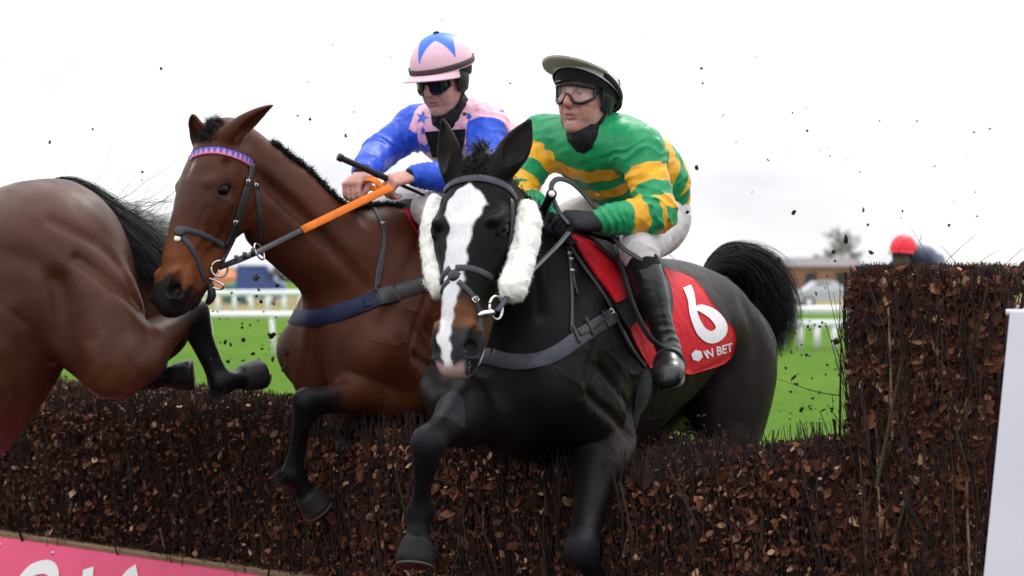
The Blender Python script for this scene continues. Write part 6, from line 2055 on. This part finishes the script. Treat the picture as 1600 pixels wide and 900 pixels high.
# hair
forelock(black, S, 1500, .011, 21, -HB.f * .2)
crest = [black.H(-.03, 0, -.05), black.B(.45, 0, .22) * .5 + black.H(-.03, 0, -.05) * .5, black.B(.30, 0, .05), black.B(.08, 0, .0)]
crest_mane(black, crest, 900, .07, 22, 9, A(-.4, -.1, .5))
def tail_path(h, path, n, seed, r=.0011, tuck=.3, name='tail', wav=.010):
    """hair that follows a guide (point, radius); shorter hairs end early, the tips fan out"""
    g = np.random.RandomState(seed)
    c = crom(np.array([[*p, q] for p, q in path], float), 10); m = len(c)
    tan = nrm(np.gradient(c[:, :3], axis=0))
    a1 = nrm(np.cross(tan, A(.2, 1, .1))); a2 = np.cross(tan, a1)
    off = g.normal(size=(n, 2)) * .55
    off /= np.maximum(1, np.linalg.norm(off, axis=1) / 1.0)[:, None]
    seg = 18
    L = g.uniform(.55, 1.0, n) ** .7; st = g.uniform(0, tuck, n) ** 1.5
    ph = g.uniform(0, 6.28, (n, 4)); sp = g.normal(size=(n, 2)) * .5
    path_ = []
    for k in range(seg + 1):
        t = k / seg
        u = np.clip(st + (L - st) * t, 0, 1) * (m - 1); i = np.minimum(u.astype(int), m - 2); f = (u - i)[:, None]
        w = lambda X: X[i] * (1 - f) + X[i + 1] * f
        C = w(c); o = off * C[:, 3:4] * (.45 + .55 * min(1, t * 3)) + sp * C[:, 3:4] * t ** 2
        o = o + wav * t * np.stack([np.sin(ph[:, 0] + t * 7 + ph[:, 2]), np.sin(ph[:, 1] + t * 6)], -1)
        path_.append(C[:, :3] + w(a1) * o[:, :1] + w(a2) * o[:, 1:])
    path_ = np.stack(path_, 1)
    tan_ = nrm(np.gradient(path_, axis=1)); side = nrm(np.cross(tan_, nrm(g.normal(size=(n, 1, 3))))); up = np.cross(tan_, side)
    wd = r * np.clip(1.05 - np.linspace(0, 1, seg + 1) ** 2, .05, 1)[None] * g.uniform(.6, 1.2, (n, 1))
    V = np.stack([path_ + side * wd[..., None], path_ + up * wd[..., None] * .6, path_ - side * wd[..., None]], 2)
    b = (np.arange(n) * (seg + 1) * 3)[:, None, None] + (np.arange(seg) * 3)[None, :, None]
    F = np.concatenate([b + np.array([0, 3, 4, 1]), b + np.array([1, 4, 5, 2]), b + np.array([2, 5, 3, 0])], 2).reshape(-1, 4)
    C = np.repeat(np.array((.012, .011, .013)) * g.uniform(.5, 1.7, (n, 1)), (seg + 1) * 3, 0)
    mb = MB(); mb.add(V.reshape(-1, 3), F, C)
    return mb.build(name, M_HAIR, h.o)
tail_path(black, [(P(1098, 432, 7.10), .035), (P(1122, 412, 7.16), .055), (P(1152, 408, 7.22), .070), (P(1182, 428, 7.28), .085), (P(1200, 468, 7.33), .085), (P(1210, 515, 7.36), .065), (P(1214, 560, 7.38), .035)], 6500, 23)
# whiskers
g = np.random.RandomState(9)
wr = [shot(black.bvh, x, y) for x, y in zip(g.uniform(694, 738, 18), g.uniform(560, 574, 18))]
wr = [w for w in wr if w is not None]
rt = np.array([w[0] for w in wr]); nn = np.array([w[1] for w in wr])
hair_obj('whiskers', [strands(rt, nrm(nn + HB.f * .7 + g.normal(size=rt.shape) * .25), g.uniform(.015, .05, len(rt)), np.full(len(rt), .00022), 4, A(0, 0, -.5), .15, (.62, .60, .58), 5)], black.o)

# ================= bay horse
HM = bay.H; S2 = 1.06
bm = empty('bridle', bay.o.location); bm.parent = bay.o
bb, pb_, nb_ = strap(bay, [(297, 250), (302, 243), (318, 237), (340, 236), (362, 241), (380, 248), (392, 255)], .026, .005, 'browband', Mat('pink band', (.75, .22, .36), .45, .3).m, bm, 30)
tri = []
bvb = bvh_of(np.array([v.co[:] for v in bb.data.vertices]), np.array([p.vertices[:] for p in bb.data.polygons]))
tw_ = nrm(np.gradient(pb_, axis=0)); bw_ = nrm(np.cross(tw_, nb_))
mb = MB()
L_ = np.r_[0, np.cumsum(np.linalg.norm(np.diff(pb_, axis=0), axis=1))]
for q in range(13):
    def at(u):
        u = min(max(u, 0), L_[-1]); w = lambda X: np.array([np.interp(u, L_, X[:, k]) for k in range(3)])
        return w(pb_), w(nb_), w(bw_)
    st_ = L_[-1] / 13
    (p0, n0, b0), (p1, n1, b1), (p2, n2, b2) = at(q * st_ + .0005), at((q + .5) * st_), at((q + 1) * st_ - .0005)
    sgn_ = 1 if b1[2] > 0 else -1
    mb.add([p0 + n0 * .0062 + b0 * sgn_ * .0125, p1 + n1 * .0062 - b1 * sgn_ * .0115, p2 + n2 * .0062 + b2 * sgn_ * .0125], [[0, 1, 2]])
mb.build('blue_triangles', Mat('blue enamel', (.03, .09, .55), .4, .3).m, bb, False)
strap(bay, [(394, 256), (391, 275), (386, 297), (378, 325), (372, 350), (362, 378), (350, 402), (345, 410)], .022, .005, 'cheek_strap', M_LEATHER.m, bm, 18)
strap(bay, [(388, 278), (381, 300), (372, 330), (366, 352), (352, 384)], .016, .004, 'noseband_strap', M_LEATHER.m, bm, 14, off=.004)
strap(bay, [(397, 282), (402, 310), (406, 335), (408, 358), (408, 386)], .016, .004, 'throat_strap', M_LEATHER.m, bm, 12)
for x, y in ((386, 285), (398, 292), (367, 348)):
    h_ = shot(bay.bvh, x, y)
    if h_: buckle(h_[0] + h_[1] * .006, A(.2, 0, 1), h_[1], .018, 'buckle', M_CHROME, bm)
h_ = shot(bay.bvh, 281, 362)
if h_:
    mb = MB(); mb.lathe([(.0001, .008), (.012, .0075), (.019, .0055), (.020, .001), (.020, -.004)], Frame(h_[0], HM.f, h_[1]), 20); mb.build('nose_disc', M_LEATHER.m, bm)
    mb = MB(); mb.lathe([(.0001, .004), (.010, .003), (.012, -.002)], Frame(h_[0] + HM.f * .025, HM.f, h_[1]), 14); mb.build('fleece_patch', M_FLEECE, bm)
strap(bay, [(280, 358), (292, 359), (312, 365), (333, 375), (350, 385)], .020, .004, 'upper_nose_strap', M_GREYL.m, bm, 12)
strap(bay, [(283, 369), (296, 383), (307, 402), (314, 420), (320, 438)], .018, .004, 'lower_nose_strap', M_GREYL.m, bm, 12)
bc = shot(bay.bvh, 338, 418); bc = bc[0] if bc else P(338, 418, 6.25)
Yb = bc[1] - .02
ring(P(343, 420, Yb), nrm(A(.25, -.95, .1)), .028, .0042, 'bit_ring', M_CHROME, bm)
mb = MB(); mb.tube([P(323, 434, Yb), P(336, 438, Yb), P(349, 446, Yb - .01), P(345, 452, Yb), P(330, 449, Yb)], .0038, 7, 4); mb.build('bit_cheek', M_CHROME, bm)
mb = MB(); mb.tube([P(328, 442, Yb + .01), P(331, 462, Yb + .01), P(324, 474, Yb + .02)], [.012, .016, .010], 8, 3); mb.build('chin_strap', M_LEATHER.m, bm)
mb = MB(); mb.tube([P(350, 402, Yb - .01), P(347, 412, Yb - .01)], .008, 8); mb.build('rein_billet', M_LEATHER.m, bm)
# rein: black buckle end, then orange rubber up to the hand
rp = [P(345, 418, Yb - .012), P(374, 406, 6.28), P(405, 393, 6.36), P(440, 376, 6.44), P(472, 360, 6.50)]
mb = MB(); mb.ribbon(rp, nrm(A(.2, -1, .4)), .021, .006, 4); mb.build('rein', M_LEATHER.m, bm)
for q in ((370, 407), (383, 402), (396, 396)):
    c0 = P(*q, 6.30); mb = MB(); mb.tube([c0 - A(.006, .01, -.004), c0 + A(.006, -.01, .004)], .0145, 8); mb.build('keeper', M_LEATHER.m, bm)
ring(P(405, 393, 6.345), nrm(A(.9, -.3, .4)), .030, .0032, 'martingale_ring', M_CHROME, bm)
hk_ = P(611, 293, 6.62)
mb = MB(); mb.ribbon([rp[-1], P(520, 337, 6.54), P(565, 315, 6.58), hk_], nrm(A(.2, -1, .4)), .029, .006, 4); mb.build('rubber_rein', M_ORANGE.m, bm)
mb = MB(); mb.ribbon([P(598, 296, 6.65), P(586, 283, 6.64), P(575, 281, 6.66), P(568, 287, 6.70), P(575, 293, 6.70), P(590, 296, 6.68)], nrm(A(.1, -.8, .6)), .024, .006, 5); mb.build('rein_bight', M_ORANGE.m, bm)
mb = MB(); mb.ribbon([P(566, 292, 6.76), P(545, 320, 7.02), P(500, 330, 7.05), P(440, 340, 6.92), HM(.35, -.13, -.16), HM(.49, -.08, -.13)], nrm(A(.2, -1, .4)), .026, .006, 4); mb.build('rubber_rein', M_ORANGE.m, bm)
# breast girth: navy sleeve, black elastic end
bgm, pM, nM = strap(bay, [(437, 486), (447, 490), (470, 497), (500, 496), (540, 485), (588, 468)], .060, .007, 'breast_girth', M_NAVY.m, bay.o, 22)
strap(bay, [(588, 468), (610, 461), (640, 451), (668, 441), (700, 428)], .056, .005, 'elastic_end', M_LEATHER.m, bgm, 14)
strap(bay, [(592, 466), (619, 458)], .064, .004, 'leather_patch', M_LEATHER.m, bgm, 6, off=.006)
strap(bay, [(572, 467), (576, 480)], .030, .003, 'keeper', M_NAVY.m, bgm, 5, off=.008)
h_ = shot(bay.bvh, 656, 446); buckle(h_[0] + h_[1] * .006, A(.9, -.3, .3), h_[1], .024, 'buckle', M_CHROME, bgm)
nsm, _, _ = strap(bay, [(580, 318), (588, 335), (598, 350), (600, 370), (597, 395), (590, 425), (588, 456)], .016, .005, 'neck_strap', M_GREYL.m, bay.o, 18)
strap(bay, [(600, 352), (601, 375), (596, 410), (591, 450)], .010, .004, 'strap_tail', M_LEATHER.m, nsm, 12, off=.005)
h_ = shot(bay.bvh, 597, 352); buckle(h_[0] + h_[1] * .003, A(0, 0, 1), h_[1], .016, 'buckle', M_CHROME, nsm)
mb = MB(); mb.ribbon([P(552, 312, 6.84), P(560, 304, 6.82), P(572, 305, 6.80), P(580, 318, 6.80)], nrm(A(.1, -1, .3)), .015, .004, 5); mb.build('neck_strap_loop', M_GREYL.m, bay.o)
# number cloth on the bay
cloth(bay, [(628, 330), (640, 350), (655, 375), (668, 400), (690, 440)], [(740, 340), (760, 360), (780, 400), (790, 440), (790, 470)], M_RED.m, 18, 18)
forelock(bay, S2, 700, .034, 31, -HM.f * .75)
cp = []
for x in np.arange(424, 636, 12):
    for y in np.arange(190, 420, 1.0):
        r = shot(bay.bvh, x, y)
        if r is not None:
            cp.append(r[0]); break
crest_mane(bay, cp, 5200, .028, 32, 12, A(.15, -.15, .7), .012)
tail(bay, bay.B(-1.19, 0, -.15), nrm(A(.7, .6, .3)), 900, .75, 33, lambda p, t: A(.4, .4, -1) * 2.5 * t, .02)
# ================= brown horse tail
tail_path(lefth, [(P(62, 314, 6.44), .030), (P(84, 294, 6.48), .036), (P(122, 303, 6.54), .046), (P(160, 336, 6.60), .060), (P(204, 392, 6.64), .090), (P(238, 440, 6.66), .100), (P(256, 478, 6.66), .07)], 6500, 41)
g = np.random.RandomState(44); n = 120
rt = P(175, 345, 6.62) + g.normal(size=(n, 3)) * .05
a = strands(rt, nrm(A(.85, .1, -.25) + g.normal(size=(n, 3)) * .45), g.uniform(.18, .42, n), np.full(n, .0011), 12, A(0, 0, .3), 2.4, (.012, .011, .013), 46)
hair_obj('tail_wisps', [a], lefth.o)
# fetlock tufts
for hh, lg in ((lefth, legs_left[2]), (lefth, legs_left[3]), (bay, legs_bay[0]), (black, legs_black[1])):
    g = np.random.RandomState(50); n = 160
    fe, ho, hk = map(np.asarray, (lg[3], lg[4], lg[2]))
    bkd = nrm(nrm(fe - hk) - nrm(ho - fe) + 1e-3)
    rt = np.array([near(hh.bvh, fe + bkd * .04 + g.normal(size=3) * .018)[0] for _ in range(n)])
    hair_obj('fetlock_tuft', [strands(rt, nrm(bkd + nrm(ho - fe) * .5 + g.normal(size=(n, 3)) * .3), g.uniform(.015, .045, n), np.full(n, .0011), 4, A(0, 0, -.4), .8, (.010, .009, .010), 51)], hh.o)

# iron shoes on the hooves that show
for hh, lgs in ((black, legs_black[:2]), (bay, legs_bay[:2]), (lefth, legs_left[2:])):
    for lg in lgs:
        fe, ho = np.asarray(lg[3]), np.asarray(lg[4]); ax = nrm(ho - fe); fw = nrm(np.asarray(lg[5]) - ax * (np.asarray(lg[5]) @ ax)) * (1 if lgs is not legs_left else 1)
        sd = np.cross(ax, fw)
        c = fe + (ho - fe) * .985
        sgn_ = -1 if hh is lefth else 1
        mb = MB(); t = np.linspace(-2.3, 2.3, 22)
        mb.ribbon([c + fw * sgn_ * .050 * math.cos(q) + sd * .046 * math.sin(q) for q in t], [ax] * 22, .017, .007, 1)
        mb.build('horseshoe', M_SHOE, hh.o)
# ------------------------------------------------------------------ the rider far behind the wing
WF = A(3.46, 16.1, 1.62); FF = nrm(A(-.5, -.86, 0)); BFr = Frame(WF, FF, (0, 0, 1))
lf = [(BFr(.33, .17, -.55), BFr(.08, .19, -.74), BFr(.30, .17, -1.02), BFr(.22, .16, -1.34), BFr(.26, .16, -1.48), FF),
      (BFr(.33, -.17, -.55), BFr(.06, -.19, -.74), BFr(.12, -.17, -1.16), BFr(.12, -.16, -1.46), BFr(.20, -.16, -1.60), FF),
      (BFr(-.98, .16, -.30), BFr(-.80, .17, -.68), BFr(-1.16, .16, -.98), BFr(-1.02, .15, -1.34), BFr(-.96, .15, -1.50), -FF),
      (BFr(-.98, -.16, -.30), BFr(-.86, -.17, -.70), BFr(-1.30, -.14, -1.00), BFr(-1.30, -.13, -1.36), BFr(-1.26, -.13, -1.52), -FF)]
pf = BFr(.72, 0, .02)
far = build_horse('far_horse', WF, FF, (0, 0, 1), pf, pf + A(-.20, -.36, -.44), A(-.6, -.6, .5), (pf + A(.02, -.04, .19), pf + A(-.08, .04, .19)), (A(-.6, -.8, 0), A(-.6, -.8, 0)), lf, paint_left, coat_left, vox=.014)
far.o.name = 'bay_horse'
tag(far.o, 'far bay horse hidden behind the tall brush wing, under the red-capped rider', 'horse', 'racehorses')
rf = empty('person', WF + FF * -.3)
cF = WF - FF * .22
F = Field()
F.chain([(cF - FF * .30 + A(0, 0, .10), .14, .11), (cF - FF * .05 + A(0, 0, .26), .17, .12), (cF + FF * .10 + A(0, 0, .31), .10, .08)], (0, 0, 1), .05)
gF = nrm(np.cross((0, 0, 1), FF))
for sg in (-1, 1):
    F.chain([(cF + gF * .17 * sg + A(0, 0, .26), .06, .06), (cF + gF * .24 * sg + FF * .14 + A(0, 0, .10), .05, .05), (cF + gF * .06 * sg + FF * .36 + A(0, 0, .08), .035, .035)], (0, 0, 1), .04)
V, Q = mesh_field(F, .010); link('silks_jacket', np_mesh('silks_jacket', V, Q), Mat('dusky blue silk', (.055, .065, .12), .5).m, rf)
F = Field()
for sg in (-1, 1):
    F.chain([(cF - FF * .32 + gF * .09 * sg + A(0, 0, .06), .11, .11), (cF + FF * .14 + gF * .24 * sg + A(0, 0, -.04), .065, .065), (cF - FF * .02 + gF * .31 * sg + A(0, 0, -.42), .04, .045), (cF + FF * .12 + gF * .32 * sg + A(0, 0, -.48), .04, .03)], (0, 0, 1), .04)
V, Q = mesh_field(F, .010); link('breeches', np_mesh('breeches', V, Q), M_BREECH.m, rf)
hd = Frame(P(1411, 396, 16.0), FF, (0, 0, 1))
F = Field(); face(F, hd); F.chain([(hd(-.015, 0, -.05), .054, .056), (hd(-.06, 0, -.16), .06, .06)], FF, .03)
V, Q = mesh_field(F, .006); bdy = link('body', np_mesh('body', V, Q, True, np.tile(np.array((.10, .065, .055)), (len(V), 1))), M_SKIN.m, rf)
goggles(hd, rf, False)
V, Fq, U = dome(hd, .140, .115, .128, .036, -.012, -.12)
mb = MB(); mb.add(V, Fq); hlm = mb.build('helmet', Mat('red cap silk', (.78, .025, .045), .45, .3).m, rf)
peak(hd, .024, .136, .110, -.012, .05, 1.25, -.012).build('peak', Mat('red peak', (.60, .02, .035), .45).m, hlm)
ear_gear(hd, rf, 1)
tag(rf, 'distant rider in a red cap showing just above the top of the brush wing', 'person', 'riders')

# ------------------------------------------------------------------ clods of turf thrown into the air
M_MUD = Mat('wet turf', (.028, .018, .012), .8, .15); M_MUD.vary(M_MUD.tex('Noise', 60, 4), .6, 1.6)
cg = np.random.RandomState(77)
import bmesh
clod_meshes = []
for q in range(6):
    bm = bmesh.new(); bmesh.ops.create_icosphere(bm, subdivisions=2, radius=1)
    sc_ = cg.uniform(.45, 1.2, 3)
    for v in bm.verts:
        v.co = Vector(v.co) * (1 + .45 * float(noise3(np.array([v.co[:]]) + q * 3.1, 1.3, q % 4)[0]))
        v.co = Vector((v.co.x * sc_[0], v.co.y * sc_[1], v.co.z * sc_[2]))
    me = bpy.data.meshes.new('turf_clod'); bm.to_mesh(me); bm.free(); me.materials.append(M_MUD.m); clod_meshes.append(me)
spots = [(252, 107, 2.6), (481, 128, 2), (797, 130, 2.4), (1096, 107, 3), (1088, 262, 4), (1074, 331, 3), (1098, 130, 2), (1260, 170, 2), (1297, 244, 2), (1356, 351, 3), (1322, 374, 5), (1361, 395, 4), (1302, 393, 3.5), (1305, 408, 4), (1483, 352, 4), (1292, 432, 2.4), (1275, 458, 2.6), (1289, 450, 2), (1307, 533, 6), (1281, 510, 3), (1273, 508, 2.4),
         (1260, 555, 4), (1240, 590, 4), (1252, 640, 5), (1228, 575, 3), (1270, 622, 4), (1290, 585, 3), (1236, 612, 3), (1300, 640, 4), (1246, 600, 3),
         (401, 434, 6), (408, 471, 5), (400, 463, 3), (433, 446, 4), (425, 524, 5), (420, 522, 3), (380, 531, 4), (395, 553, 5), (352, 535, 5), (444, 535, 7), (447, 547, 8), (404, 453, 3), (362, 458, 2), (340, 487, 2), (372, 468, 2.4), (409, 545, 3), (426, 561, 3), (391, 508, 3), (356, 565, 3), (379, 577, 4), (330, 562, 3), (412, 487, 2), (445, 574, 5),
         (1090, 650, 4), (1074, 662, 5), (1100, 664, 4), (1063, 672, 5), (1085, 678, 5), (1106, 680, 4), (1072, 688, 4), (1056, 684, 4), (1096, 692, 4),
         (553, 175, 2.4), (540, 213, 2), (78, 222, 2.4), (145, 202, 2), (222, 269, 2), (222, 281, 2), (465, 181, 2.4), (484, 186, 3.4), (540, 212, 2.2), (1240, 332, 4), (1217, 405, 5), (1175, 300, 2), (1150, 222, 2), (1130, 180, 2), (1585, 440, 5), (1587, 458, 5), (1589, 490, 7), (1524, 300, 2), (1460, 260, 2), (1410, 330, 2.4), (1200, 250, 2), (690, 30, 1.6), (610, 90, 1.6), (520, 70, 1.6), (1010, 60, 1.8), (1180, 90, 1.6)]
for _ in range(46):
    spots.append((cg.normal(1268, 30), cg.uniform(500, 655), cg.uniform(1.3, 3.4)))
for _ in range(26):
    spots.append((cg.normal(1086, 20), cg.normal(672, 18), cg.uniform(1.4, 4)))
for _ in range(24):
    spots.append((cg.uniform(325, 440), cg.uniform(470, 590), cg.uniform(1.2, 3)))
for _ in range(20):
    spots.append((cg.uniform(1180, 1560), cg.uniform(160, 440), cg.uniform(1.2, 2.6)))
for q, (x, y, r) in enumerate(spots):
    o = bpy.data.objects.new('turf_clod', clod_meshes[q % 6]); COL.objects.link(o)
    Y = cg.uniform(5.9, 7.4) if r > 2.2 else cg.uniform(6.5, 9)
    o.location = P(x, y, Y); s_ = r / FOC * Y * .9
    o.scale = (s_ * cg.uniform(.7, 1.3), s_, s_ * cg.uniform(.6, 1.1)); o.rotation_euler = cg.uniform(0, 6, 3)
    tag(o, 'small dark clod of turf flying through the air around the horses', 'turf clod', 'clods of turf thrown up by the hooves')
